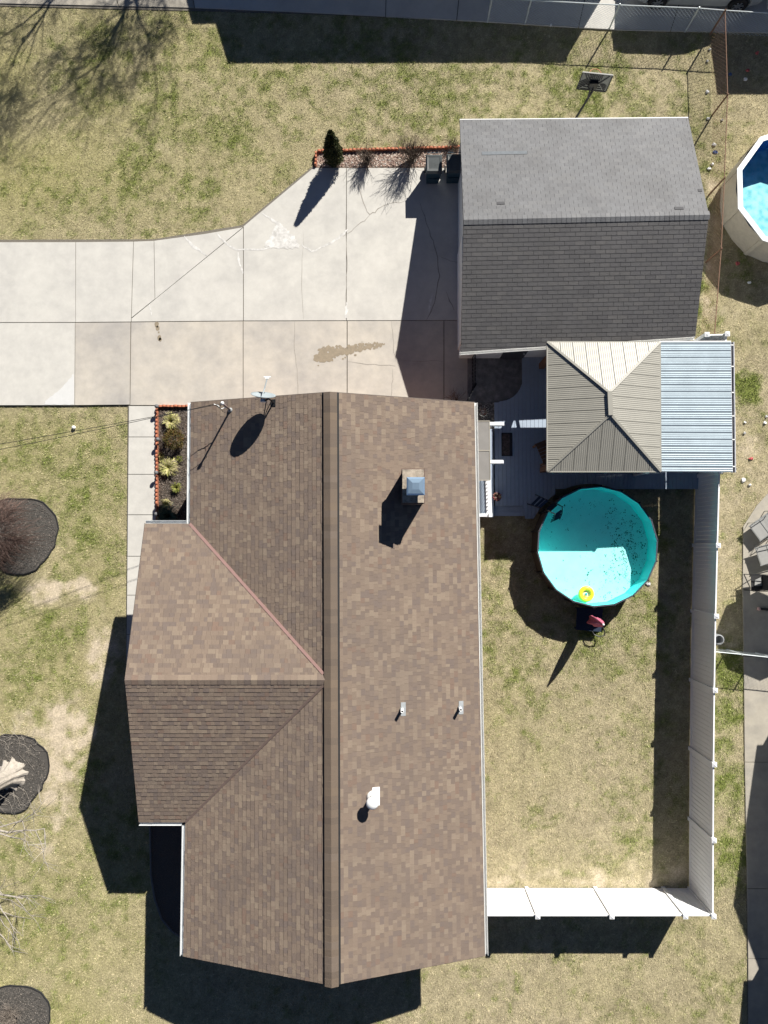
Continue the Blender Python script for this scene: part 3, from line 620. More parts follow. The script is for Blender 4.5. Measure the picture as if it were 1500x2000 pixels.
# ------------------------------------------------------------------ gazebo, lean-to, deck, porch
ZG = 2.47; gaz = thing('gazebo', 'hardtop gazebo with tan ribbed steel hip roof and timber posts', 'gazebo', P(1165, 805))
A, B, C, D = P(1069,668,ZG), P(1289,668,ZG), P(1290.5,921,ZG), P(1069,921,ZG)
zg2 = ZG+.66; R1, R2 = P(1190,767,zg2), P(1192,809,zg2)
M_TANR = M_TAN
def hip_panels(eave0, eave1, top1, top0, nseg):
    """ribbed panels between eave and ridge/hip; each panel is one part with rolled ribs"""
    e = (eave1-eave0); n = (e).cross(top0-eave0).normalized(); n = n if n.z > 0 else -n
    u = e.normalized(); v = n.cross(u); v = v if v.z > 0 else -v
    cl = [((p-eave0).dot(u), (p-eave0).dot(v)) for p in (eave0, eave1, top1, top0)]
    if (top1-top0).length < .01: cl = cl[:3]
    if area2(cl) < 0: cl = cl[::-1]
    L = e.length; hmax = max(c[1] for c in cl)
    for i in range(nseg):
        b = MB(); a0, a1 = L*i/nseg, L*(i+1)/nseg-.014; k = 6
        for j in range(k):
            s0 = a0+(a1-a0)*j/k; s1 = a0+(a1-a0)*(j+1)/k; sm = (s1-s0)
            for (q0, q1, h0, h1) in ((s0, s0+sm*.30, .0, .006), (s0+sm*.30, s0+sm*.62, .006, .006), (s0+sm*.62, s0+sm*.9, .006, 0), (s0+sm*.9, s1, 0, 0)):
                pl = clip_poly([(q0,0),(q1,0),(q1,hmax),(q0,hmax)], cl)
                if len(pl) < 3: continue
                b.add([eave0+u*q[0]+v*q[1]+n*(h0+(h1-h0)*((q[0]-q0)/(q1-q0))+.004) for q in pl], [list(range(len(pl)))])
        if b.f: b.build('roof_panel', M_TANR, gaz)
hip_panels(D, A, R1, R2, 11); hip_panels(B, C, R2, R1, 11); hip_panels(A, B, R1, R1, 9); hip_panels(C, D, R2, R2, 9)
und = MB()
for p in ([A,D,R2,R1],[B,R1,R2,C],[A,R1,B],[D,C,R2]): und.add([q-Vector((0,0,.012)) for q in p], [list(range(len(p)))])
und.build('roof_underside', mat('dark_seam', (.05,.045,.04)), gaz)
for a, b in ((A,R1),(B,R1),(C,R2),(D,R2)): MB().bar(a+Vector((0,0,.028)), b+Vector((0,0,.028)), .075, .03).build('hip_trim', M_TAN, gaz)
MB().bar(R1+Vector((0,.04,.045)), R2+Vector((0,-.04,.045)), .15, .045).build('ridge_trim', M_TAN, gaz)
for a, b in ((A,B),(B,C),(C,D),(D,A)): MB().bar(a-Vector((0,0,.03)), b-Vector((0,0,.03)), .05, .085).build('eave_trim', M_TAN, gaz)
ZK = .24
gx0, gx1, gy0, gy1 = A.x+.28, B.x-.28, C.y+.28, A.y-.28
for x, y in ((gx0,gy0),(gx1,gy0),(gx1,gy1),(gx0,gy1)):
    MB().box((x,y,(ZG-.13+ZK)/2), (.19,.19,ZG-.13-ZK+.02)).build('post', M_WOOD, gaz)
for a, b in (((gx0,gy0),(gx1,gy0)),((gx1,gy0),(gx1,gy1)),((gx1,gy1),(gx0,gy1)),((gx0,gy1),(gx0,gy0))):
    MB().bar((*a,ZG-.21), (*b,ZG-.21), .09, .2).build('beam', M_WOOD, gaz)
for x, y, dx, dy in ((gx0,gy0,1,1),(gx1,gy0,-1,1),(gx1,gy1,-1,-1),(gx0,gy1,1,-1)):
    MB().bar((x+dx*.05,y,ZG-.8),(x+dx*.55,y,ZG-.28),.08,.09).build('knee_brace', M_WOOD, gaz); MB().bar((x,y+dy*.05,ZG-.8),(x,y+dy*.55,ZG-.28),.08,.09).build('knee_brace', M_WOOD, gaz)
# lean-to with galvanised ribbed roof
lean = thing('lean_to', 'lean-to shed roof of shiny galvanised ribbed metal sheets beside the gazebo', 'lean-to', P(1345, 805))
la, lb_, lc, ld = P(1276,668.5,2.42), P(1427,668,2.29), P(1430.5,922,2.29), P(1278,921,2.42)
def lpt(s, t, h=0): return la.lerp(lb_, s).lerp(ld.lerp(lc, s), t)+Vector((0,0,h))
NS = 5; NRIB = 19
for i in range(NS):
    b = MB()
    prof = []
    r0, r1 = i*NRIB/NS, (i+1)*NRIB/NS; k = math.floor(r0)-1; segs = []
    while k <= r1+1:
        for dt, h in ((0,0),(.10,.018),(.20,.018),(.30,0),(.48,0),(.53,.007),(.60,.007),(.65,0),(.76,0),(.81,.007),(.88,.007),(.93,0)): segs.append((k+dt, h))
        k += 1
    arr = np.array(segs); ts = [r0]+[s for s, _ in segs if r0 < s < r1]+[r1]
    hs = np.interp(ts, arr[:,0], arr[:,1]); vs = []; fs = []
    for t, h in zip(ts, hs):
        tt = t/NRIB; vs += [lpt(0, tt, h+.002*i), lpt(1, tt, h+.002*i)]
    for j in range(len(ts)-1): fs.append((2*j, 2*j+1, 2*j+3, 2*j+2))
    b.add(vs, fs); b.build('roof_sheet', M_GALV, lean)
for x in (0.03, .97):
    for t in (.02,.98):
        p = lpt(x, t); MB().box((p.x, p.y, (p.z-.03+ZK*(0 if x > .5 else 1))/2), (.1,.1,p.z-.05-(0 if x > .5 else ZK))).build('post', M_WHITEP, lean)
for t in (0.02,.25,.5,.75,.98): MB().bar(lpt(0.01,t,-.05), lpt(.985,t,-.05), .04, .09).build('rafter', M_WHITEP, lean)
MB().bar(lpt(.5,0,-.02)-lpt(0,0)*0-(lpt(.5,0)-lpt(0,0))+Vector((0,.02,.015)), lpt(1,0,.0)+Vector((0,.02,0)), .035, .05).build('edge_trim', M_WHITEP, lean)
g0 = lpt(1,0)+Vector((.01,.01,-.01)); g1 = lpt(1,1)+Vector((.01,-.01,-.01))
gb = MB(); prof = [(0,.0),(0,-.09),(.10,-.09),(.115,.01),(.095,.01),(.085,-.075),(.012,-.075),(.012,0)]
vs = [g0+Vector((x,0,z)) for x,z in prof]+[g1+Vector((x,0,z)) for x,z in prof]; gb.add(vs, [(i,(i+1)%8,8+(i+1)%8,8+i) for i in range(8)]+[list(range(8))[::-1],[8+i for i in range(8)]])
go = gb.build('gutter', mat('gutter_inside', (.62,.62,.64), rough=.5), lean)
MB().bar(g0+Vector((.05,0,-.066)), g1+Vector((.05,0,-.066)), .068, .006).build('gutter_bed', mat('dark_gutter_bed', (.03,.03,.05), rough=.3), go)  # dark strip along the bottom of the trough
for t in (.025,.19,.39,.57,.75,.955): q = g0.lerp(g1, t); MB().box(q+Vector((.055,0,.004)), (.11,.035,.012)).build('hanger', M_WHITEP, go)
# deck: every board its own part
deck = thing('deck', 'low grey painted board deck between the house and the round pool', 'deck', P(1100, 930))
PC = P(1167, 1067, 1.12); PR = 2.13
pcg = Vector((PC.x, PC.y, 0)); PRO = PR+.16
sp = .148; x = P(966, 900, ZK).x; xe = P(1362, 900, ZK).x
yA = P(1000, 786, ZK).y; yTop = P(1000, 688, ZK).y; yS = P(1000, 988, ZK).y; yS2 = P(1000, 1013, ZK).y; yR = P(1200, 955, ZK).y; xm = P(1025, 900, ZK).x; xpat = P(1021, 740, ZK).x
arcC = P(975, 738, ZK); arcR = P(1021, 738, ZK).x-arcC.x
def deck_ends(xc, lowpart):
    if lowpart: yt = yA if xc < arcC.x else arcC.y-math.sqrt(max(arcR**2-(xc-arcC.x)**2, 0))
    else: yt = min(yTop, GYF-.01)
    if xc < xm: yb = yS
    else:
        yb = yS2 if xc < pcg.x-PRO*.55 else yR
        if abs(xc-pcg.x) < PRO: yb = max(yb, pcg.y+math.sqrt(PRO**2-(xc-pcg.x)**2))
        if xc > pcg.x: yb = max(yb, yR)
    return yt, yb
while x < xe:
    xl, xr = x+.0045, x+sp-.0045; lowp = x+sp/2 < arcC.x+arcR
    e = [deck_ends(min(q, arcC.x+arcR-.001) if lowp else q, lowp) for q in (xl, (xl+xr)/2, xr)]
    pts = [(q, k[0], 0) for q, k in zip((xl,(xl+xr)/2,xr), e)]+[(q, k[1], 0) for q, k in zip((xr,(xl+xr)/2,xl), e[::-1])]
    if e[1][0]-e[1][1] > .1: MB().prism(pts, ZK-.032, ZK).build('board', M_DECK, deck)
    x += sp
MB().bar((xm, min(yTop,GYF-.01)-.0, ZK+.001), (xm, yS, ZK+.001), .03, .004).build('seam_strip', M_DECK, deck)
xL = P(966,1000,ZK).x
for i in range(2): MB().box(((xL+xm)/2, yS-.09-.185*i, .11), (xm-xL, .175, .03)).build('step_tread', M_DECK, deck)
MB().box(((xL+xm)/2, yS-.185, .045), (xm-xL-.02, .36, .09)).build('step_box', M_DECK, deck)
# joists/skirt keeps the deck on the ground
for xx0, xx1, y0, y1 in ((xL+.03, xm-.02, yS+.03, yA-.05), (xm+.02, pcg.x-PRO*.62, yR+.05, yTop-.4), (pcg.x-PRO*.6, xe-.06, pcg.y+PRO+.05, yTop-.4)):
    MB().box(((xx0+xx1)/2,(y0+y1)/2,(ZK-.035)/2-.03),(xx1-xx0,y1-y0,ZK-.035+.06-.002)).build('frame', M_JOINT, deck)
excl([P(x,y) for x,y in [(925,690),(1365,690),(1365,958),(1090,958),(1050,1014),(925,1014)]])
pat = thing('side_patio', 'stamped stone patio slab with a rounded corner beside the garage door', 'patio', P(965, 740), kind='structure')
MB().prism([P(x,y,.07) for x,y in [(913,690),(1035,690),(1035,800),(913,800)]], -.08, .07).build('stone', M_STONE, pat)
M_GR2 = mat('grey_gravel', (.16,.155,.145), var=.6, scale=60, bump=1, bscale=60)
tag(MB().prism([P(x,y,.08) for x,y in [(915,786),(971,786),(971,838),(915,838)]], -.06, .085).build('gravel_bed', M_GR2), kind='structure')
# black metal gate and hinge panel
gt = thing('metal_gate', 'black metal picket gate between the garage corner and the house', 'gate', P(921, 740))
ga, gb_ = P(921.5,696,0), P(921.5,764,0); gc_ = P(909,790,0)
for (p, q) in ((ga, gb_), (gb_, gc_)):
    for zz in (.25, 1.02): MB().bar(p+Vector((0,0,zz)), q+Vector((0,0,zz)), .035, .035).build('rail', M_DARK, gt)
    n_ = 11 if p is ga else 5
    for i in range(n_): r_ = p.lerp(q, i/(n_-1)); MB().box(r_+Vector((0,0,.62)), (.022,.022,1.04) if 0 < i < n_-1 else (.05,.05,1.26)).build('picket' if 0 < i < n_-1 else 'post', M_DARK, gt)
# porch awning: two smoked panels on white brackets
aw = thing('door_awning', 'smoked translucent door awning on two white scrolled brackets', 'awning', P(945, 880))
ZA = 2.35
for y0, y1 in ((823.5,879.5),(880.5,937)):
    p = [P(930,y0,ZA+.12), P(955.5,y0,ZA), P(957,y1,ZA), P(931,y1,ZA+.12)]
    b = MB(); b.add(p+[q+Vector((0,0,.02)) for q in p], [(0,1,2,3),(7,6,5,4),(0,4,5,1),(1,5,6,2),(2,6,7,3),(3,7,4,0)]); b.build('panel', M_PANEL, aw)
MB().bar(P(955.8,823,ZA+.012), P(957.3,937.5,ZA+.012), .03, .045).build('front_rail', M_TAND, aw)
for yy in (822.5, 880, 938): MB().bar(P(930,yy,ZA+.14), P(956.5,yy,ZA+.02), .03, .03).build('cross_rail', M_TAND, aw)
for yy, xe_ in ((828,985), (902,984)):
    y_ = P(950, yy, 2.2).y; x0 = wx1+.01; x1 = P(xe_,yy,2.2).x; b = MB()
    pr = [(x0,1.55),(x0+.10,1.55),(x0+.22,1.75),(x0+.42,1.95),(x1-.28,2.03),(x1-.16,1.98),(x1-.02,2.06),(x1,2.17),(x1-.04,2.27),(x0,2.30)]
    for s in (-1,1): b.add([(a_,y_+s*.055,z_) for a_,z_ in pr], [list(range(10))[::s]])
    k0 = 0; b.add([(a_,y_-.055,z_) for a_,z_ in pr]+[(a_,y_+.055,z_) for a_,z_ in pr], [(i,(i+1)%10,10+(i+1)%10,10+i) for i in range(10)]); b.build('bracket', M_WHITE, aw)
# white balustrade and slim slab stoop
rl = thing('porch_railing', 'white porch railing with turned balusters above the grey steps', 'railing', P(955, 960))
ra, rb_, rc = P(953.5,902,1.08), P(957.5,1006,1.08), P(932,1006,1.08)
for p, q in ((ra,rb_),(rb_,rc)):
    MB().bar(p, q, .13 if p is ra else .11, .05).build('handrail', M_WHITE, rl); MB().bar(Vector((p.x,p.y,.36)), Vector((q.x,q.y,.36)), .05, .05).build('bottom_rail', M_WHITE, rl)
    n_ = 14 if p is ra else 4
    for i in range(n_):
        c = p.lerp(q, (i+.5)/n_); MB().lathe((c.x,c.y,0), [(.022,.37),(.022,.5),(.034,.62),(.02,.76),(.022,1.06)], 6).build('baluster', M_WHITE, rl)
for c in (ra, rb_, rc): MB().box((c.x,c.y,.58), (.1,.1,1.12)).box((c.x,c.y,1.15),(.13,.13,.03)).build('post', M_WHITE, rl)
stp = thing('porch_floor', 'pale grey painted porch landing at the back door', 'porch', P(945, 930))
xa, xb = wx1+.004, P(964,950,.3).x; ya, yb = P(950,838,.3).y, P(950,1010,.3).y
nb_ = 9
for i in range(nb_):
    w_ = (xb-xa)/nb_; MB().box((xa+w_*(i+.5),(ya+yb)/2,.30),(w_-.008,ya-yb,.03)).build('board', M_DECK, stp)
MB().box(((xa+xb)/2,(ya+yb)/2,.13),(xb-xa-.02,ya-yb-.02,.306)).build('base', M_WHITEP, stp)
# small things on the deck
mtp = P(990, 868, ZK)
dm = thing('doormat', 'dark patterned doormat lying on the grey deck', 'doormat', mtp)
MB().box(mtp+Vector((0,0,.008)), (.40,.86,.014)).build('border', mat('mat_border', (.02,.022,.03), rough=.9), dm); MB().box(mtp+Vector((-.035,0,.012)), (.27,.78,.014)).build('pile', M_MAT, dm)
def pot_plant(px, py, z, r, hh, name, label, col, n=40, potm=M_MAROON):
    c = P(px, py, z); t = thing(name, label, 'potted plant', c)
    MB().lathe(c, [(r*.7,0),(r,hh),(r*.9,hh),(r*.86,hh-.04),(.01,hh-.04)], 16).build('pot', potm, t)
    b = MB()
    for i in range(n):
        a_ = random.uniform(0,6.283); l_ = random.uniform(.4,1.0)*r; p0 = c+Vector((0,0,hh-.04)); p1 = c+Vector((l_*math.cos(a_), l_*math.sin(a_), hh+random.uniform(.03,.16))); s_ = Vector((-math.sin(a_), math.cos(a_), 0))*.018
        b.col = tuple(q*random.uniform(.6,1.3) for q in random.choice(col)); b.add([p0, p1+s_, p1+Vector((math.cos(a_),math.sin(a_),-.3))*.05, p1-s_], [(0,1,2,3)])
    b.build('foliage', M_LEAF, t)
pot_plant(969, 971, ZK, .16, .22, 'flower_pot', 'maroon round flower pot with dried stems beside the white railing', [(.25,.10,.09),(.30,.22,.15),(.10,.06,.05)])
ur = thing('wire_planter', 'round wire basket planter standing on the grey gravel', 'planter', P(942, 806, .085))
c = P(942, 806, .085)
for zz, r_ in ((.04,.15),(.22,.19),(.40,.21)): MB().tube([c+Vector((r_*math.cos(6.2832*k/20), r_*math.sin(6.2832*k/20), zz)) for k in range(21)], .009, 5).build('hoop', M_DARK, ur)
for k in range(14): a_ = 6.2832*k/14; MB().tube([c+Vector((.13*math.cos(a_),.13*math.sin(a_),0)), c+Vector((.21*math.cos(a_),.21*math.sin(a_),.4))], .006, 4).build('wire', M_WHITEP, ur)
b = MB()
for i in range(60):
    a_ = random.uniform(0,6.283); r_ = random.uniform(0,.15); q = c+Vector((r_*math.cos(a_), r_*math.sin(a_), random.uniform(.12,.36))); s_ = random.uniform(.02,.04); b.col = random.choice([(.35,.28,.22),(.16,.12,.09),(.4,.2,.16),(.5,.47,.42)])
    b.add([q+Vector((s_,0,0)), q+Vector((0,s_,.02)), q-Vector((s_,0,0)), q-Vector((0,s_,-.01))], [(0,1,2,3)])
b.build('dried_flowers', M_LEAF, ur)
# timber seat with cushion under the gazebo corner
sc_ = P(1066, 884, ZK); seat = thing('timber_armchair', 'low dark timber armchair with a white cushion under the gazebo corner', 'chair', sc_)
R_ = Matrix.Rotation(math.radians(22), 3, 'Z')
def sp_(x, y, z): return sc_+R_@Vector((x, y, z))
for i in range(5): MB().box(sp_(-.02+.0, -.26+.13*i, .40), (.62,.115,.03), R=R_).build('seat_slat', M_WOOD, seat)
for s in (-1,1):
    MB().box(sp_(-.02, s*.36, .62), (.78,.10,.04), R=R_).build('arm', M_WOOD, seat)
    for x_ in (-.34,.3): MB().box(sp_(x_, s*.36, .30), (.08,.07,.60), R=R_).build('leg', M_WOOD, seat)
for i in range(5): MB().bar(sp_(.30,-.26+.13*i,.40), sp_(.48,-.26+.13*i,1.0), .115, .025).build('back_slat', M_WOOD, seat)
MB().ball(sp_(.12, -.02, .52), .2, 8, .55).build('cushion', M_WHITEP, seat, True)
# ------------------------------------------------------------------ round pool
pool = thing('swimming_pool', 'round above-ground pool with dark wall and turquoise liner', 'pool', pcg)
NSG = 18; ZRIM = 1.12; ZF = .26
def ring(r, z, n=NSG, ph=.1): return [pcg+Vector((r*math.cos(6.283185*k/n+ph), r*math.sin(6.283185*k/n+ph), z)) for k in range(n)]
def band(r0, z0, r1, z1, flip=False, n=NSG, c=None):
    b = MB(); a_, b2 = ring(r0,z0,n), ring(r1,z1,n); fs = [(i,(i+1)%n,n+(i+1)%n,n+i) for i in range(n)]
    b.add(a_+b2, [f[::-1] for f in fs] if flip else fs); return b
for k in range(NSG):
    t0, t1 = 6.283185*k/NSG+.1, 6.283185*(k+1)/NSG+.1; d0, d1 = Vector((math.cos(t0),math.sin(t0),0)), Vector((math.cos(t1),math.sin(t1),0)); r = PR
    b = MB(); zt = Vector((0,0,ZRIM-.02)); zb_ = Vector((0,0,-.05)); b.add([pcg+d0*(r-.01)+zb_, pcg+d1*(r-.01)+zb_, pcg+d1*(r-.01)+zt, pcg+d0*(r-.01)+zt], [(0,1,2,3)]); b.build('wall_panel', M_WALLPOOL, pool)
    MB().bar(pcg+d0*(r-.005)+Vector((0,0,ZRIM)), pcg+d1*(r-.005)+Vector((0,0,ZRIM)), .045, .03).build('rim_section', mat('dark_rim', (.10,.11,.135), rough=.35, metal=.3), pool)
    MB().box(pcg+d0*(r+.02)+Vector((0,0,ZRIM/2)), (.06,.045,ZRIM+.04), rz=t0).build('upright', M_DARK, pool)
band(PR-.035, ZF, PR-.03, ZRIM-.005, True).build('liner_wall', M_LINER, pool)
b = MB(); b.add(ring(PR-.03, ZF), [list(range(NSG))]); b.build('liner_floor', M_LINERF, pool)
b = MB(); b.add(ring(PR-.036, .50), [list(range(NSG))]); b.build('water', M_WATER, pool)
deb = MB()
for i in range(560):
    if random.random() < .75:
        a_ = random.gauss(-.12, .62); r_ = PR*min(.97, random.gauss(.68,.16))
    else: a_ = random.uniform(0,6.283); r_ = PR*math.sqrt(random.random())*.92
    cc = pcg+Vector((r_*math.cos(a_), r_*math.sin(a_), ZF+.004+i*1e-5)); s_ = random.choice([.007,.010,.015,.024])*random.uniform(.6,1.1)
    for j in range(random.choice([1,1,3,5])):
        q = cc+Vector((random.gauss(0,.04),random.gauss(0,.04),0)); k = 5; deb.add([q+Vector((s_*random.uniform(.5,1.3)*math.cos(6.283*m/k), s_*random.uniform(.5,1.3)*math.sin(6.283*m/k), 0)) for m in range(k)], [list(range(k))])
o = deb.build('leaf_litter', mat('pool_debris', (.10,.16,.13), rough=.9), pool); o['kind'] = 'stuff'
excl(ring(PR+.05, 0))
tq = P(1144, 1160, .5)
b = MB(); n1, n2 = 28, 10; vs = []; fs = []
for i in range(n1):
    for j in range(n2):
        u_, v_ = 6.28319*i/n1, 6.28319*j/n2; r_ = .205+.085*math.cos(v_); vs.append(tq+Vector((r_*math.cos(u_), r_*math.sin(u_), .06+.075*math.sin(v_))))
for i in range(n1):
    for j in range(n2): fs.append((i*n2+j, ((i+1)%n1)*n2+j, ((i+1)%n1)*n2+(j+1)%n2, i*n2+(j+1)%n2))
ringt = thing('pool_float', 'yellow inflatable ring floating in the turquoise pool', 'pool float', tq)
b.add(vs, fs); b.build('ring', M_YEL, ringt, True)
MB().lathe(tq, [(.13,.0),(.13,.02),(.05,.05),(.05,.07)], 18).build('seat_disc', mat('pale_vinyl', (.75,.74,.55), rough=.4), ringt); MB().ball(tq+Vector((0,0,.075)), .045, 6, .5).build('valve', mat('blue_valve', (.03,.35,.5)), ringt)
# A-frame pool ladder over the rim
lad = thing('pool_ladder', 'black A-frame ladder standing over the edge of the turquoise pool', 'ladder', P(1080, 990))
l1a, l1b = P(1072,978,1.3), P(1099,990,1.42); l2a, l2b = P(1055,992,1.3), P(1084,1004,1.42)
for top, bot in ((l1b, P(1093,1014,.28)), (l2b, P(1076,1020,.28))): MB().tube([top, bot.lerp(top,.5)+Vector((.03,-.02,0)), bot], .02, 6).build('rail', M_DARK, lad)
for a_, b_ in ((P(1046,966,ZK), l1a), (P(1030,984,ZK), l2a)): MB().tube([a_, b_, b_.lerp(l1b if b_ is l1a else l2b, .5)+Vector((0,0,.10)), l1b if b_ is l1a else l2b], .02, 6).build('rail', M_DARK, lad)
for zz in (.5,.8,1.08):
    for (A_, B_) in (((l1b, P(1093,1014,.28)), (l2b, P(1076,1020,.28))),):
        f_ = (1.42-zz)/(1.42-.28); MB().bar(A_[0].lerp(A_[1], f_), B_[0].lerp(B_[1], f_), .09, .03).build('tread', M_NAVY, lad)
for f_ in (.35,.65,.9): MB().bar(P(1046,966,ZK).lerp(l1a,f_), P(1030,984,ZK).lerp(l2a,f_), .09, .03).build('tread', M_NAVY, lad)
MB().bar(l1a.lerp(l1b,.5)+Vector((0,0,.02)), l2a.lerp(l2b,.5)+Vector((0,0,.02)), .16, .03).build('platform', M_DARK, lad)
# navy side table with a closed pink umbrella through it
zt_ = .32; q0, q1, q2, q3 = P(1127,1187,zt_), P(1178,1188,zt_), P(1174,1234,zt_), P(1125,1230,zt_); um = (q0+q1+q2+q3)/4; um = Vector((um.x, um.y, 0))
M_TABLE = mat('navy_table_top', (.022,.034,.06), rough=.75, var=.15, spec=.2)
ps = thing('side_table', 'square navy side table beside the round pool wall', 'table', um)
tt = MB().prism([q0,q1,q2,q3], zt_-.05, zt_).build('tabletop', M_TABLE, ps)
for q in (q0,q1,q2,q3): k = q.lerp((q0+q1+q2+q3)/4, .1); MB().box((k.x,k.y,(zt_-.05)/2), (.05,.05,zt_-.04)).build('leg', M_TABLE, ps)
MB().tube([q2+Vector((.06,.16,0)), q2+Vector((.13,.02,.02)), q2+Vector((.10,-.13,.03)), q2+Vector((-.08,-.17,.03)), q2+Vector((-.26,-.10,.02)), q2+Vector((-.33,.03,.0))], .022, 8).build('edge_handle', M_DARK, ps)
cu = thing('closed_umbrella', 'closed pink umbrella standing through the navy side table', 'umbrella', um)
MB().lathe(um, [(.02,0),(.02,1.95)], 8).build('pole', M_WHITEP, cu); MB().lathe(um, [(.2,0),(.18,.06),(.03,.08)], 14).build('base', M_TABLE, cu)
n_ = 32; prof = [(.04,.62),(.15,.66),(.165,.85),(.15,1.1),(.13,1.4),(.085,1.75),(.03,1.98)]; vs = []; fs = []
for j, (r_, z_) in enumerate(prof):
    for k in range(n_): a_ = 6.28319*k/n_+.05*j; q = r_*(1+.32*math.sin(4*a_)+.10*math.sin(9*a_+j)); vs.append(um+Vector((q*math.cos(a_), q*math.sin(a_), z_)))
for j in range(len(prof)-1):
    for k in range(n_): fs.append((j*n_+k, j*n_+(k+1)%n_, (j+1)*n_+(k+1)%n_, (j+1)*n_+k))
b = MB(); b.add(vs, fs); b.build('folded_canopy', M_PINK, cu, True); MB().ball(um+Vector((0,0,2.0)), .04, 6, 1.5).build('finial', M_WHITEP, cu)
# ------------------------------------------------------------------ white vinyl fence
FH = 1.88; VF = 'white vinyl fence panels round the back yard'
PICK = {}
def vinyl_run(pts, label, first=True, last=True, caps=True):
    t = thing('privacy_fence', label, 'fence', pts[0], VF)
    for i, p in enumerate(pts):
        if (i == 0 and not first) or (i == len(pts)-1 and not last): continue
        q = Vector((p.x, p.y, 0)); po = MB().box(q+Vector((0,0,(FH+.04)/2)), (.127,.127,FH+.06)).build('post', M_WHITE, t)
        b = MB(); b.box(q+Vector((0,0,FH+.078)), (.16,.16,.03)); b.add([q+Vector((a_*.07,b_*.07,FH+.093)) for a_,b_ in ((-1,-1),(1,-1),(1,1),(-1,1))]+[q+Vector((0,0,FH+.13))], [(0,1,4),(1,2,4),(2,3,4),(3,0,4)]); b.build('post_cap', M_WHITE, po)
    for i in range(len(pts)-1):
        a_, b_ = Vector((pts[i].x,pts[i].y,0)), Vector((pts[i+1].x,pts[i+1].y,0)); d = b_-a_; L = d.length; ang = math.atan2(d.y, d.x); d.normalize()
        for z_, h_ in ((FH-.06,.14),(.10,.14)): MB().box((a_+b_)/2+Vector((0,0,z_)), (L-.10, .045, h_), rz=ang).build('rail', M_WHITE, t)
        n_ = max(2, round((L-.13)/.155)); w_ = (L-.13)/n_; key = round(w_, 3)
        if key not in PICK:
            b = MB(); hw_ = w_/2; z0, z1 = .14, FH-.12; ch = .010; y_ = .012
            pr = [(-hw_+.0008,-y_+ch),(-hw_+ch+.0008,-y_),(hw_-ch-.0008,-y_),(hw_-.0008,-y_+ch),(hw_-.0008,y_-ch),(hw_-ch-.0008,y_),(-hw_+ch+.0008,y_),(-hw_+.0008,y_-ch)]
            vs = [(x_,yy,z0) for x_,yy in pr]+[(x_,yy,z1) for x_,yy in pr]; b.add(vs, [(k,(k+1)%8,8+(k+1)%8,8+k) for k in range(8)]+[list(range(8))[::-1], list(range(8,16))]); PICK[key] = b.mesh('board', mt=M_WHITE)
        for k in range(n_): link('board', PICK[key], t, a_+d*(.065+w_*(k+.5)), (0,0,ang))
ry = [797,931,1065,1193,1327,1461,1598,1735]; rx = [1364,1359,1355,1351.5,1349,1347.5,1346.5,1346]
vinyl_run([P(1372,682)]+[P(x,y) for x,y in zip(rx,ry)], 'long white vinyl privacy fence running past the pool beside the next yard')
vinyl_run([P(1346,1735),P(1295,1735),P(1162,1735),P(1028,1735),P(925,1735)], 'sunlit white vinyl privacy fence closing the yard to the house corner', first=False)
vinyl_run([P(1372,682),P(1335,683)], 'short white vinyl fence stub behind the grey garage', first=False)
# ------------------------------------------------------------------ chain-link fences
def chainlink(pts, hgt, m, label, posts, cell=.10, rr=.0042, group=None, railr=.017):
    t = thing('chain_link_fence', label, 'fence', pts[0], group)
    for i in range(len(pts)-1):
        a_, b_ = pts[i], pts[i+1]; d = b_-a_; L = d.length; d = d/L; b = MB(); k = -hgt
        while k < L:
            for sgn in (1,-1):
                p = (k, 0.03) if sgn == 1 else (k, hgt-.02); s0, s1 = max(k,0), min(k+hgt-.05, L)
                if s1 <= s0: continue
                za = .03+(s0-k) if sgn == 1 else hgt-.02-(s0-k); zb2 = .03+(s1-k) if sgn == 1 else hgt-.02-(s1-k)
                off = Vector((-d.y,d.x,0))*.002*sgn
                b.tube([a_+d*s0+Vector((0,0,za))+off, a_+d*s1+Vector((0,0,zb2))+off], rr, 3, False)
            k += cell*1.414
        o_ = b.build('wire_mesh', m, t); MB().tube([a_+Vector((0,0,hgt)), b_+Vector((0,0,hgt))], railr, 8).build('top_rail', m, t)
    for p in posts:
        MB().lathe(p, [(.03,-.05),(.03,hgt+.03),(.036,hgt+.035),(.02,hgt+.07)], 10).build('post', m, t)
tpf = [P(955,42),P(1040,47),P(1330,62),P(1395,64)]
chainlink([P(952,43),P(1025,47),P(1190,56),P(1338,62),P(1386,66)], 1.2, M_WIRE, 'silver chain-link fence along the shaded pavement', [P(952,43),P(1025,47),P(1190,56),P(1338,62)])
chainlink([P(1386,66),P(1620,80)], 1.2, M_WIRE, 'silver chain-link fence continuing behind the littered corner past the rusty fence', [P(1620,80)])
chainlink([P(1386.5,67.5),P(1391,225),P(1385,380),P(1379,512),P(1366,676)], 1.22, M_RUST, 'rusty brown chain-link fence between the garage and the cream pool', [P(1386.5,67.5),P(1391,225),P(1385,380),P(1379,512),P(1366,676)], rr=.0036)
chainlink([P(1368,1264),P(1420,1269),P(1475,1275),P(1620,1290)], 1.1, M_WIRE, 'low silver chain-link fence crossing the next patio', [P(1420,1269),P(1475,1275)], railr=.014, rr=.0022)
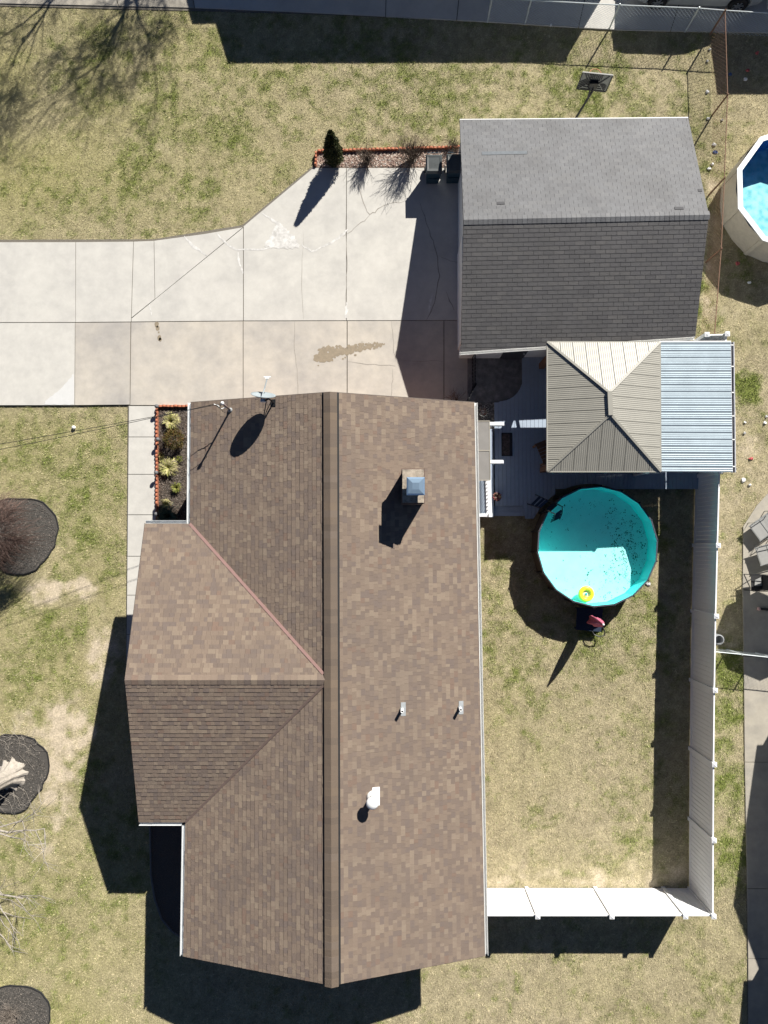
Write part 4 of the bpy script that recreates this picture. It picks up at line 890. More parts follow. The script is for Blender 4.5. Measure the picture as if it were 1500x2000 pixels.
# ------------------------------------------------------------------ basketball goal
gbz = 2.75; bq = [P(1138,141,2.2), P(1197.5,147,2.2), P(1183,179,1.45), P(1126,173,1.45)]
bk = thing('basketball_goal', 'basketball goal seen from behind, black ribbed backboard on a pole', 'basketball goal', P(1095, 285))
b = MB(); nb2 = (bq[1]-bq[0]).cross(bq[3]-bq[0]).normalized(); nb2 = nb2 if nb2.y < 0 else -nb2
b.add([q for q in bq]+[q-nb2*.04 for q in bq], [(0,1,2,3),(7,6,5,4),(0,4,5,1),(1,5,6,2),(2,6,7,3),(3,7,4,0)]); bbo = b.build('backboard', M_GREYB, bk)
def bp_(s, t, h=.012): return bq[0].lerp(bq[1], s).lerp(bq[3].lerp(bq[2], s), t)+nb2*h
def rib(s0, t0, s1, t1): MB().bar(bp_(s0,t0), bp_(s1,t1), .030, .022, up=nb2).build('rib', M_DARK, bbo)
for k in (0,1):
    rib(0,k,1,k); rib(k,0,k,1)
for i in range(7): rib(.32+.06*i, .06, .32+.06*i, .3)
for i in range(4): rib(.10+.075*i, .03, .26+.05*i, .46-.1*i); rib(.90-.055*i, .08+.12*i, .66, .52+.02*i)
for i in range(4): rib(.03+.0*i, .94-.13*i, .34-.03*i, .52-.06*i); rib(.7+.05*i, .55, .93-.0*i, .97-.10*i)
for i in range(3): rib(.12+.06*i, .94-.14*i, .42, .97-.14*i); rib(.52, .97-.14*i, .86-.06*i, .97-.12*i)
rib(.32,.38,.66,.36); rib(.34,.7,.62,.7); rib(.33,.38,.34,.7)
base = P(1102, 268)
MB().tube([base, P(1157,178,1.55), bp_(.5,.5,.06)], .04, 8).build('pole', M_DARK, bk)
MB().bar(bp_(.42,.5,.05), P(1148,192,1.35), .05,.05).build('strut', M_DARK, bk); MB().box(bp_(.48,.6,.05), (.3,.12,.3)).build('mount', M_DARK, bk)
rcn = bp_(.52,.7,-.33)+Vector((0,.0,.12)); MB().tube([rcn+Vector((.225*math.cos(6.2832*k/24), .225*math.sin(6.2832*k/24), 0)) for k in range(25)], .012, 6).build('rim', M_ORANGE, bk)
MB().box(base+Vector((0,0,.1)), (.7,1.0,.2)).build('base', M_DARK, bk)
# ------------------------------------------------------------------ neighbours' houses out of frame whose shadows reach in
def plain_house(name, label, pts, ze, zr):
    t = thing(name, label, 'house', P(*pts[0]))
    w_ = [P(x,y) for x,y in pts]; MB().prism(w_, -.1, ze).build('wall', M_SIDING, t)
    xs_ = [p.x for p in w_]; ys_ = [p.y for p in w_]; x0,x1,y0,y1 = min(xs_),max(xs_),min(ys_)+.0,max(ys_); ym = (y0+y1)/2
    b = MB(); b.add([(x0,y0,ze+.003),(x1,y0,ze+.003),(x1,ym,zr),(x0,ym,zr),(x0,y1,ze+.003),(x1,y1,ze+.003)], [(0,1,2,3),(3,2,5,4),(0,3,4),(1,5,2),(0,4,5,1)]); b.build('roof', M_ROOFN, t)
plain_house('neighbour_house', 'long neighbouring house beyond the shaded pavement', [(556,-64),(1205,-52),(1205,-560),(556,-560)], 2.9, 4.4)
plain_house('neighbour_annex', 'small annex at the end of the neighbouring house', [(487,-127),(554,-127),(554,-560),(487,-560)], 2.9, 4.2)
plain_house('neighbour_bungalow', 'pale bungalow beyond the littered corner of the next yard', [(1497,20),(2100,20),(2100,-500),(1497,-500)], 2.7, 3.4)
plain_house('neighbour_cottage', 'pale cottage across the weathered concrete strip', [(1594,1268),(2100,1268),(2100,1716),(1594,1716)], 2.9, 4.2)
plain_house('neighbour_garage', 'squat neighbouring garage at the end of the weathered concrete strip', [(1575,1722),(2100,1722),(2100,2300),(1575,2300)], 2.9, 4.0)
pu = P(1556, 1112); ptu = thing('patio_umbrella', 'open patio umbrella shading the next patio', 'umbrella', pu)
MB().lathe(pu, [(.025,.05),(.025,2.5)], 8).build('pole', M_ALU, ptu); MB().lathe(pu, [(.28,0.03),(.25,.09),(.04,.12)], 14).build('base', M_DARK, ptu)
MB().lathe(pu+Vector((0,0,0)), [(1.62,2.05),(1.6,2.08),(.05,2.55)], 8).build('canopy', mat('umbrella_canvas', (.12,.16,.14), rough=.9), ptu)
# ------------------------------------------------------------------ neighbour's cream pool
npc = P(1562, 368, 1.27); npg = Vector((npc.x,npc.y,0)); NPR = 2.36
np_ = thing('neighbour_pool', 'above-ground pool with cream wall, white rim and blue liner', 'pool', npg)
def nring(r, z): return [npg+Vector((r*math.cos(6.283185*k/10+.314), r*math.sin(6.283185*k/10+.314), z)) for k in range(10)]
for k in range(10):
    o0, o1 = nring(NPR-.05,-.05), nring(NPR-.05,1.24); b = MB(); j = (k+1)%10
    mid0 = ((o0[k]+o0[j])/2-npg)*1.035+npg; mid1 = ((o1[k]+o1[j])/2-npg); mid1 = Vector((mid1.x*1.035,mid1.y*1.035,mid1.z))+npg; mid0.z = -.05
    b.add([o0[k],mid0,o0[j],o1[j],mid1,o1[k]], [(0,1,4,5),(1,2,3,4)]); b.build('wall_panel', M_CREAM, np_, True)
    MB().box(o0[k].lerp(o1[k],.5)+(o0[k]-npg).normalized()*.0, (.05,.14,1.27), rz=6.283185*k/10+.314).build('upright', M_CREAM, np_)
    a_, b_ = nring(NPR-.02,1.25), nring(NPR-.21,1.25); q = [a_[k],a_[j],b_[j],b_[k]]; b = MB(); b.prism(q, 1.235, 1.275); b.build('rim_section', M_WHITE, np_)
b = MB(); A_, B_ = nring(NPR-.10,.15), nring(NPR-.09,1.23); b.add(A_+B_, [(i,10+i,10+(i+1)%10,(i+1)%10) for i in range(10)]); b.build('liner_wall', M_BLINER, np_)
b = MB(); b.add(nring(NPR-.09,.15), [list(range(10))]); b.build('liner_floor', mat('pool_floor_painted_ripple', (.62,.80,.82), var=.35, scale=9, c2=(.08,.36,.40), c2amt=.85, c2scale=4.5), np_)  # whitish ripple reflections of the water painted into the floor colour
b = MB(); b.add(nring(NPR-.105,.45), [list(range(10))]); b.build('water', M_WATER2, np_)
excl(nring(NPR-.05,0))
# ------------------------------------------------------------------ parked car at the top right
def car():
    hubL, hubR = P(1284,9,.34), P(1441,15,.34); c0 = (hubL+hubR)/2; ang = math.atan2((hubR-hubL).y, (hubR-hubL).x); wb_ = (hubR-hubL).length
    t = thing('parked_car', 'silver car parked in shade behind the silver chain-link fence', 'car', (c0.x,c0.y,0))
    R = Matrix.Rotation(ang,3,'Z'); o = Vector((c0.x,c0.y,0)); W = 1.82
    def T(x,y,z): return o+R@Vector((x, y+.06, z))
    x1 = wb_/2+.86; x0 = -wb_/2-.9; hw = wb_/2
    top = [(x0,.62),(x0+.05,.98),(x0+.12,1.12),(x0+.9,1.14),(hw-.35,1.10),(hw+.35,1.0),(x1-.12,.86),(x1,.62)]
    bot = []
    def arch(cx):
        return [(cx+.40*math.cos(math.pi*(1-k/10)), .34+.40*math.sin(math.pi*(1-k/10))) for k in range(11)]
    lower = [(x0+.03,.30)]+[(-hw-.40,.24)]+arch(-hw)[1:-1]+[(-hw+.40,.24),(hw-.40,.24)]+arch(hw)[1:-1]+[(hw+.40,.24),(x1-.03,.30)]
    b = MB(); xs_ = sorted(set([round(x_,4) for x_,_ in lower]+[round(x_,4) for x_,_ in top]))
    lx, lz = zip(*lower); tx, tz = zip(*top)
    cols = []
    for x_ in xs_:
        zl = float(np.interp(x_, lx, lz)); zt_ = float(np.interp(x_, tx, tz)); e_ = min((x_-x0), (x1-x_)); tuck = .16*max(0,1-e_/.45)**2
        cols.append([(x_, 0+tuck+.05, zl), (x_, tuck+.0, zl+(zt_-zl)*.35), (x_, tuck+.02, zl+(zt_-zl)*.75), (x_, tuck+.09, zt_), (x_, W-tuck-.09, zt_), (x_, W-tuck-.02, zl+(zt_-zl)*.75), (x_, W-tuck, zl+(zt_-zl)*.35), (x_, W-tuck-.05, zl)])
    vs = [T(*p) for c_ in cols for p in c_]; n = len(cols); fs = [(i*8+k, (i+1)*8+k, (i+1)*8+(k+1)%8, i*8+(k+1)%8) for i in range(n-1) for k in range(8)]+[list(range(8)), [(n-1)*8+k for k in range(8)][::-1]]
    b.add(vs, fs); b.build('body', M_CAR, t, False)
    cab = [(x0+.10,1.10),(x0+.42,1.55),(x0+.9,1.66),(hw-1.15,1.66),(hw-.75,1.58),(hw+.02,1.08)]
    b = MB(); vs = []
    for x_,z_ in cab: ins = .10+.20*(z_-1.08)/.58; vs += [T(x_,ins,z_), T(x_,W-ins,z_)]
    k = len(cab); fs = [(2*i,2*i+2,2*i+3,2*i+1) for i in range(k-1)]+[[2*i for i in range(k)][::-1],[2*i+1 for i in range(k)],(0,1,2*k-1,2*k-2)]
    b.add(vs, fs); cb = b.build('cabin', M_CAR, t)
    for s in (0,1):
        for xa_, xb_ in ((x0+.55,x0+1.35),(x0+1.43,hw-1.45),(hw-1.38,hw-.42)):
            def y_(z_): q = .10+.20*(z_-1.08)/.58-.008; return q if s == 0 else W-q
            b = MB(); b.add([T(xa_,y_(1.16),1.16),T(xb_,y_(1.16),1.16),T(xb_-.1-(.28 if xb_ > hw-.6 else 0),y_(1.56),1.56),T(xa_+.06,y_(1.56),1.56)], [(0,1,2,3)]); b.build('window', M_GLASS, cb)
    b = MB(); b.add([T(hw-.02,.16,1.115),T(hw-.02,W-.16,1.115),T(hw-.70,W-.3,1.573),T(hw-.70,.3,1.573)], [(0,1,2,3)]); b.build('windscreen', M_GLASS, cb)
    for s in (0,1): MB().box(T(x1-.14,.28+s*(W-.56),.72),(.16,.32,.14),rz=ang).build('headlight', M_GLASS, t)
    for s in (0,1): MB().box(T(x0+.06,.22+s*(W-.44),.92),(.1,.2,.26),rz=ang).build('tail_light', M_LITR, t)
    for xx in (-hw, hw):
        for s in (0,1):
            cy_ = -.0 if s == 0 else W; yo = .07 if s == 0 else W-.07
            b = MB(); nn2 = 26; prof = [(.20,-.10),(.33,-.10),(.345,-.07),(.345,.09),(.33,.105),(.20,.105)]
            vs = []
            for r_, y2 in prof:
                for k2 in range(nn2): a_ = 6.28319*k2/nn2; vs.append(T(xx+r_*math.cos(a_), yo+y2*(1), .345+r_*math.sin(a_)))
            fs = [(i*nn2+k2, i*nn2+(k2+1)%nn2, (i+1)*nn2+(k2+1)%nn2, (i+1)*nn2+k2) for i in range(len(prof)-1) for k2 in range(nn2)]
            b.add(vs, fs); wh = b.build('tyre', M_RUBBER, t)
            b = MB(); yf = yo-.085 if s == 0 else yo+.085
            for k2 in range(7):
                a_ = 6.28319*k2/7+.2; p_, q_ = T(xx,yf,.345), T(xx+.2*math.cos(a_),yf,.345+.2*math.sin(a_)); b.bar(p_, q_, .055, .02, up=R@Vector((0,1,0)))
            b.tube([T(xx+.215*math.cos(6.28319*k2/24),yf,.345+.215*math.sin(6.28319*k2/24)) for k2 in range(25)], .018, 5)
            b.build('rim', M_CHROME, wh)
            b = MB(); b.add([T(xx+.2*math.cos(6.28319*k2/20), yf+(.04 if s == 0 else -.04), .345+.2*math.sin(6.28319*k2/20)) for k2 in range(20)], [list(range(20))]); b.build('brake_disc', M_DARK, wh)
    for xx in (-.25,.75): MB().box(T(xx,-.012+.02,.86),(.18,.03,.03),rz=ang).build('door_handle', M_CAR, t)
car()
# ------------------------------------------------------------------ planting beds
def bed(name, pts, z, m): 
    o_ = MB().prism([P(x,y,z) for x,y in pts], -.06, z).build(name, m); excl([P(x,y) for x,y in pts]); return tag(o_, kind='structure')
bed('planting_bed', [(307,793),(393,793),(393,1080),(307,1080)], .04, M_SOIL)
bed('gravel_bed', [(617,296),(905,288),(930,288),(930,327),(616,327)], .045, M_GRAVEL)
bed('dark_planting_bed', [(293,1560),(395,1560),(395,1835),(357,1833),(335,1818),(316,1795),(302,1755),(295,1710)], .03, M_SOIL)
def chips(name, poly, n, size, cols, z, seed, parent_kind='stuff', flat=.6):
    r_ = random.Random(seed); b = MB(); W_ = [P(x,y,z) for x,y in poly]; pl = [(p.x,p.y) for p in W_]
    xs_ = [p[0] for p in pl]; ys_ = [p[1] for p in pl]; k = 0
    while k < n:
        x_, y_ = r_.uniform(min(xs_),max(xs_)), r_.uniform(min(ys_),max(ys_)); ins = False
        for i in range(len(pl)):
            (x1,y1),(x2,y2) = pl[i], pl[(i+1)%len(pl)]
            if (y1 > y_) != (y2 > y_) and x_ < (x2-x1)*(y_-y1)/(y2-y1)+x1: ins = not ins
        k += 1
        if not ins: continue
        s_ = size*r_.uniform(.5,1.4); a_ = r_.uniform(0,6.283); c_ = Vector((x_,y_,z)); u_ = Vector((math.cos(a_),math.sin(a_),r_.gauss(0,.2)))*s_; v_ = Vector((-math.sin(a_),math.cos(a_),r_.gauss(0,.2)))*s_*r_.uniform(.3,1)*flat; h_ = Vector((0,0,s_*r_.uniform(.25,.6)))
        m_ = r_.uniform(.6,1.35); b.col = tuple(q*m_ for q in r_.choice(cols)); b.add([c_-u_-v_,c_+u_-v_,c_+u_+v_,c_-u_+v_,c_-u_*.6-v_*.6+h_,c_+u_*.6-v_*.6+h_,c_+u_*.6+v_*.6+h_,c_-u_*.6+v_*.6+h_], [(4,5,6,7),(0,1,5,4),(1,2,6,5),(2,3,7,6),(3,0,4,7)])
    o_ = b.build(name, M_LEAF); tag(o_, kind='stuff'); return o_
MUL = [(.075,.058,.047),(.11,.088,.072),(.055,.045,.038),(.20,.17,.145),(.15,.115,.09)]
chips('mulch_chips', [(311,797),(393,797),(393,1080),(311,1080)], 6500, .028, MUL, .042, 1, flat=.5)
chips('gravel_stones', [(619,299),(905,292),(925,292),(925,325),(618,325)], 5200, .03, [(.36,.25,.20),(.30,.22,.17),(.44,.36,.30),(.24,.15,.12),(.5,.45,.4),(.18,.12,.1)], .046, 2, flat=1)
chips('gravel_stones', [(916,787),(970,787),(970,837),(916,837)], 1600, .028, [(.2,.19,.18),(.3,.29,.27),(.12,.115,.11)], .086, 3, flat=1)
tag(MB().tube([P(x,y,.04) for x,y in ((293,1604),(294,1660),(295,1710),(302,1755),(316,1795),(335,1818),(357,1833))], .04, 6).build('bed_border', mat('grey_border', (.16,.15,.14))), 'curved grey border round the shaded bed by the front gable', 'edging')
ED = {}
def edging(pts, label, group):
    t = thing('brick_edging', label, 'edging', P(*pts[0]), group)
    for i in range(len(pts)-1):
        a_, b_ = P(*pts[i]), P(*pts[i+1]); d = b_-a_; L = d.length; n_ = max(2, round(L/.145)); ang = math.atan2(d.y,d.x); w_ = L/n_; key = round(w_,3)
        if key not in ED:
            b = MB(); pr = []
            for k in range(7): a2 = math.pi*k/6; pr.append((w_*.48*math.cos(a2), .13+.055*math.sin(a2)))
            pr = [(-w_*.48,-.04),(w_*.48,-.04)]+pr; k = len(pr); b.add([(x_,-.033,z_) for x_,z_ in pr]+[(x_,.033,z_) for x_,z_ in pr], [list(range(k)),list(range(k,2*k))[::-1]]+[(i2,k+i2,k+(i2+1)%k,(i2+1)%k) for i2 in range(k)]); ED[key] = b.mesh('edging_brick', mt=M_TERRA)
        for k in range(n_): link('edging_brick', ED[key], t, a_+d*((k+.5)/n_)+Vector((0,0,random.uniform(-.01,.008))), (random.uniform(-.05,.05),0,ang+random.uniform(-.05,.05)))
edging([(308.5,1040),(308.5,796)], 'scalloped terracotta edging along the front walk', 'terracotta bed edging')
edging([(311,794),(371,794)], 'short scalloped terracotta edging at the driveway end of the front bed', 'terracotta bed edging')
edging([(617,327),(618,299)], 'short scalloped terracotta edging at the open end of the gravel bed', 'terracotta bed edging')
edging([(620,298),(905,290)], 'long scalloped terracotta edging between the lawn and the gravel bed', 'terracotta bed edging')
def twig_shrub(c, h, spread, n, m, t, seed=0, rr=.006, depth=3, lean=0.15):
    random.seed(seed); b = MB()
    def grow(p, d, L, r, k):
        pts = [p]; dd = d.copy()
        for i in range(3):
            dd = (dd+Vector((random.gauss(0,.12),random.gauss(0,.12),random.gauss(.05,.08)))).normalized(); pts.append(pts[-1]+dd*L/3)
        b.tube(pts, [r,r*.85,r*.7,r*.55], 4 if k > 1 else 3, False)
        if k > 0:
            for j in range(random.choice([2,3,3])):
                q = pts[random.choice([1,2,3,3])]; nd = (dd+Vector((random.gauss(0,.5),random.gauss(0,.5),random.gauss(.1,.25)))).normalized(); grow(q, nd, L*random.uniform(.55,.85), r*.6, k-1)
    for i in range(n):
        a_ = random.uniform(0,6.283); s_ = random.uniform(.1,1)*spread; grow(c+Vector((random.gauss(0,.05),random.gauss(0,.05),0)), Vector((s_*math.cos(a_), s_*math.sin(a_), 1)).normalized(), h*random.uniform(.35,.5), rr*2.0, depth)
    random.seed(seed+1); return b.build('twigs', m, t)
t = thing('bare_shrub', 'smaller bare twiggy shrub in the gravel bed, next to the conifer', 'shrub', P(716,318,.045), 'bare shrubs in the gravel bed'); twig_shrub(P(716,318,.03), .80, .95, 34, M_TWIGB, t, 3, rr=.0075)
t = thing('bare_shrub', 'larger bare twiggy shrub in the gravel bed, beside the wheeled bins', 'shrub', P(803,316,.045), 'bare shrubs in the gravel bed'); twig_shrub(P(803,316,.03), 1.2, .75, 40, M_TWIGB, t, 5, rr=.008)
t = thing('bare_shrub', 'low bare shrub behind the wheeled bins, against the garage', 'shrub', P(884,292,.045), 'bare shrubs in the gravel bed'); twig_shrub(P(884,290,.03), .5, .9, 22, M_TWIGB, t, 6)
t = thing('bare_shrub', 'bare reddish shrub beside the gate, at the house corner', 'shrub', P(889,786,.06)); twig_shrub(P(889,786,.06), .7, .8, 14, M_TWIGR, t, 8)
def leafy(c, fn, n, size, cols, t, name='foliage', seed=1):
    r_ = random.Random(seed); b = MB()
    for i in range(n):
        p, nrm = fn(r_); s_ = size*r_.uniform(.6,1.4); u_ = nrm.cross(Vector((r_.gauss(0,1),r_.gauss(0,1),r_.gauss(0,1)))); 
        if u_.length < 1e-3: continue
        u_.normalize(); v_ = (nrm+Vector((r_.gauss(0,.5),r_.gauss(0,.5),r_.gauss(0,.5)))).normalized(); k = r_.uniform(.65,1.3); cc = r_.choice(cols); b.col = tuple(x_*k for x_ in cc)
        b.add([c+p-u_*s_*.4, c+p+v_*s_*.35-u_*0, c+p+u_*s_*.4, c+p+v_*s_*1.3], [(0,1,3),(1,2,3)])
    return b.build(name, M_LEAF, t)
# conifer
cc = P(653, 317, .045); t = thing('conifer', 'dark green columnar conifer at the end of the gravel bed', 'shrub', cc)
MB().tube([cc, cc+Vector((0,0,1.6))], [.05,.015], 8).build('trunk', M_BARK, t)
def con(r_):
    z = r_.random()**.8*1.95; R0 = .34*(1-(z/2.0)**1.7)*min(1, .55+z*1.3)+.02; a_ = r_.uniform(0,6.283); q = R0*(r_.uniform(.75,1.06)+.10*math.sin(a_*5+z*9)); return Vector((q*math.cos(a_),q*math.sin(a_),z+.04)), Vector((math.cos(a_),math.sin(a_),.9)).normalized()
MB().lathe(cc, [(.14,.04),(.25,.3),(.26,.7),(.21,1.15),(.12,1.6),(.02,1.85)], 14).build('inner_foliage', mat('conifer_core', (.022,.03,.010), var=.4, scale=20, bump=1, bscale=30), t)
leafy(cc, con, 6500, .055, [(.035,.048,.014),(.05,.06,.018),(.075,.075,.022),(.028,.036,.012)], t, seed=4)
def orn_grass(c, r, h, n, cols, t, seed):
    r_ = random.Random(seed); b = MB()
    for i in range(n):
        a_ = r_.uniform(0,6.283); L = r*r_.uniform(.45,1.1); hh = h*r_.uniform(.5,1.0); d = Vector((math.cos(a_),math.sin(a_),0)); s_ = Vector((-d.y,d.x,0)); p0 = c+d*r_.uniform(0,.06); w_ = r_.uniform(.006,.013)
        pts = [p0, p0+d*L*.35+Vector((0,0,hh*.85)), p0+d*L*.75+Vector((0,0,hh)), p0+d*L+s_*r_.gauss(0,.06)+Vector((0,0,hh*.62))]
        k = r_.uniform(.7,1.2); b.col = tuple(x_*k for x_ in r_.choice(cols)); vs = []
        for j, p in enumerate(pts): ww = w_*(1,1,.8,.15)[j]; vs += [p-s_*ww, p+s_*ww]
        b.add(vs, [(2*j,2*j+1,2*j+3,2*j+2) for j in range(3)])
    b.build('blades', M_LEAF, t)
PALE = [(.45,.42,.16),(.52,.48,.24),(.36,.36,.11),(.42,.36,.20)]
for px, py, r, hh, n, lb, cl_ in ((336,824,.34,.30,240,'pale yellow ornamental grass tuft nearest the driveway in the front bed',PALE), (331,914,.38,.28,260,'spreading pale yellow ornamental grass tuft in the middle of the front bed',PALE),
        (346,953,.2,.2,110,'small olive green ornamental grass tuft in the front bed',[(.16,.19,.03),(.25,.24,.06)]), (326,985,.2,.2,90,'small yellowish tuft at the edge of the shade in the front bed',PALE), (332,1008,.45,.35,150,'dark green strappy plant in the shaded end of the front bed',[(.05,.09,.05),(.08,.12,.07)]), (316,890,.12,.15,50,'tiny reddish tuft against the terracotta edging',[(.24,.17,.06),(.2,.2,.06)])):
    c_ = P(px,py,.04); t = thing('ornamental_grass', lb, 'plant', c_); orn_grass(c_, r, hh, n, cl_, t, px+py)
def shrubball(px, py, R0, hz, n, cols, lb, seed, size=.04):
    c_ = P(px,py,.04); t = thing('round_shrub', lb, 'shrub', c_); MB().tube([c_, c_+Vector((0,0,hz))], [.03,.01], 6).build('stem', M_BARK, t)
    def fn(r_):
        d = Vector((r_.gauss(0,1),r_.gauss(0,1),abs(r_.gauss(0,1))*.9+.05)).normalized(); q = r_.uniform(.7,1.05)*(1+.13*math.sin(7*math.atan2(d.y,d.x))*math.sin(6*d.z)); return Vector((d.x*R0*q,d.y*R0*q,d.z*hz*q+.05)), d
    leafy(c_, fn, n, size, cols, t, seed=seed)
shrubball(343, 860, .37, .62, 2600, [(.10,.085,.02),(.15,.11,.03),(.18,.09,.03),(.07,.07,.018)], 'round bronze green shrub between two yellow grass tufts', 11)
shrubball(352, 897, .1, .12, 150, [(.2,.22,.04)], 'tiny yellow green seedling beside the shaded house wall', 12)
def globe(px, py, lb):
    c_ = P(px,py,.05); t = thing('path_light', lb, 'path light', c_, 'globe path lights along the front walk'); MB().lathe(c_, [(.014,0),(.014,.30)], 8).build('stake', M_DARK, t); MB().ball(c_+Vector((0,0,.36)), .078, 8).build('globe', M_STONEB, t, True)
for (px, py), w_ in zip(((312,797),(314,861),(311,925),(311,1005)), ('at the driveway end of the walk edging', 'beside the bronze green shrub', 'beside the middle yellow grass tuft', 'in the shade by the front gutter corner')): globe(px, py, 'small grey globe path light '+w_)
tag(MB().ball(P(144,835,.05), .075, 8).build('garden_ball', M_WHITEP, None, True), 'small white ball lying alone on the front lawn', 'ball')
# wheeled bins
def bin_(px, py, lb):
    c_ = P(px,py,ZD); t = thing('wheeled_bin', lb, 'bin', c_, 'wheeled bins beside the garage'); b = MB(); vs = []
    for z_, hx, y0, y1 in ((0.03,.22,-.25,.22),(.9,.275,-.33,.30),(.98,.29,-.35,.31)): vs += [c_+Vector(q) for q in ((-hx,y0,z_),(hx,y0,z_),(hx,y1,z_),(-hx,y1,z_))]
    b.add(vs, [(3,2,1,0)]+[(i*4+k,i*4+(k+1)%4,i*4+4+(k+1)%4,i*4+4+k) for i in range(2) for k in range(4)]+[(8,9,10,11)]); b.build('body', M_BIN, t)
    l = MB(); vs = [c_+Vector(q) for q in ((-.30,-.37,.985),(.30,-.37,.985),(.30,.33,1.0),(-.30,.33,1.0),(-.24,-.29,1.04),(.24,-.29,1.04),(.24,.26,1.055),(-.24,.26,1.055),(-.19,-.20,1.03),(.19,-.20,1.03),(.19,.2,1.045),(-.19,.2,1.045))]
    l.add(vs, [(3,2,1,0)]+[(i*4+k,i*4+(k+1)%4,i*4+4+(k+1)%4,i*4+4+k) for i in range(2) for k in range(4)]+[(8,9,10,11)]); l.build('lid', M_LID, t)
    MB().tube([c_+Vector((-.24,.33,.93)),c_+Vector((-.24,.40,.99)),c_+Vector((.24,.40,.99)),c_+Vector((.24,.33,.93))], .016, 6).build('handle', M_BIN, t)
    for s in (-1,1):
        w_ = MB(); w_.tube([c_+Vector((s*.25,.24,.12)),c_+Vector((s*.30,.24,.12))], .12, 16); w_.build('wheel', M_RUBBER, t)
    MB().bar(c_+Vector((-.2,-.335,.55)),c_+Vector((.2,-.335,.55)),.02,.06).build('front_rib', M_BIN, t)
bin_(844, 347, 'dark blue wheeled bin standing free beside the gravel bed'); bin_(883, 346, 'dark blue wheeled bin tucked against the garage eave')
# ------------------------------------------------------------------ trees on the left lawn
def mulch(px, py, r, lb, jit=.05):
    c_ = P(px,py); n = 40; random.seed(px+py); pts = [c_+Vector((math.cos(6.2832*k/n),math.sin(6.2832*k/n),0))*r*(1+random.uniform(-jit,jit)*.5+jit*math.sin(3*6.2832*k/n)) for k in range(n)]
    o_ = MB().prism(pts, -.06, .035).build('mulch_ring', M_MULCHD); excl(pts); tag(o_, kind='structure'); chips('mulch_chips', [(px+r*50*math.cos(6.2832*k/24), py+r*50*math.sin(6.2832*k/24)) for k in range(24)], 4200, .022, [(.075,.07,.063),(.105,.096,.086),(.055,.051,.046),(.17,.15,.13)], .036, px+py)
    tag(MB().tube([p+Vector((0,0,.03)) for p in pts+[pts[0]]], .028, 6).build('landscape_edging', M_RUBBER), lb, 'edging'); return c_
c1_ = mulch(38, 1044, 1.42, 'black plastic edging ring round the weeping tree'); c2_ = mulch(20, 1507, 1.40, 'black plastic edging ring round the pale flared trunk', .07); c3_ = mulch(30, 1990, 1.25, 'black plastic edging ring round the tangled grey bush')
t = thing('weeping_tree', 'small weeping tree with fine bare reddish twigs in a mulch ring', 'tree', P(35,1050))
cb = P(35,1050); b = MB(); b.tube([cb-Vector((0,0,.05)), cb+Vector((.02,.05,.7)), cb+Vector((-.08,.12,1.35))], [.085,.065,.06], 8)
ends = []
random.seed(21)
for i in range(9):
    a_ = 6.283*i/9+random.uniform(-.3,.3); L = random.uniform(.6,1.05); d = Vector((math.cos(a_),math.sin(a_),0)); p = [cb+Vector((-.08,.12,1.3)), cb+d*L*.5+Vector((-.1,.1,1.75)), cb+d*L+Vector((-.1,.1,1.70))]; b.tube(p, [.04,.028,.014], 6); ends.append((p[1],d)); ends.append((p[2],d)); ends.append(((p[1]+p[2])/2,d))
b.build('trunk', M_BARK, t)
b = MB()
for i in range(1500):
    p, d = random.choice(ends); a_ = math.atan2(d.y,d.x)+random.gauss(0,.75); L = random.uniform(.35,.95); e = Vector((math.cos(a_),math.sin(a_),0)); dz = random.uniform(.1,1.0)
    q = p+Vector((random.gauss(0,.12),random.gauss(0,.12),random.gauss(0,.06))); b.tube([q, q+e*L*.45+Vector((random.gauss(0,.03),random.gauss(0,.03),.08)), q+e*L*.8+Vector((0,0,-dz*.4)), q+e*L+Vector((random.gauss(0,.05),random.gauss(0,.05),-dz))], [.0055,.0045,.0035,.002], 3, False)
b.build('crown', M_TWIGR, t)
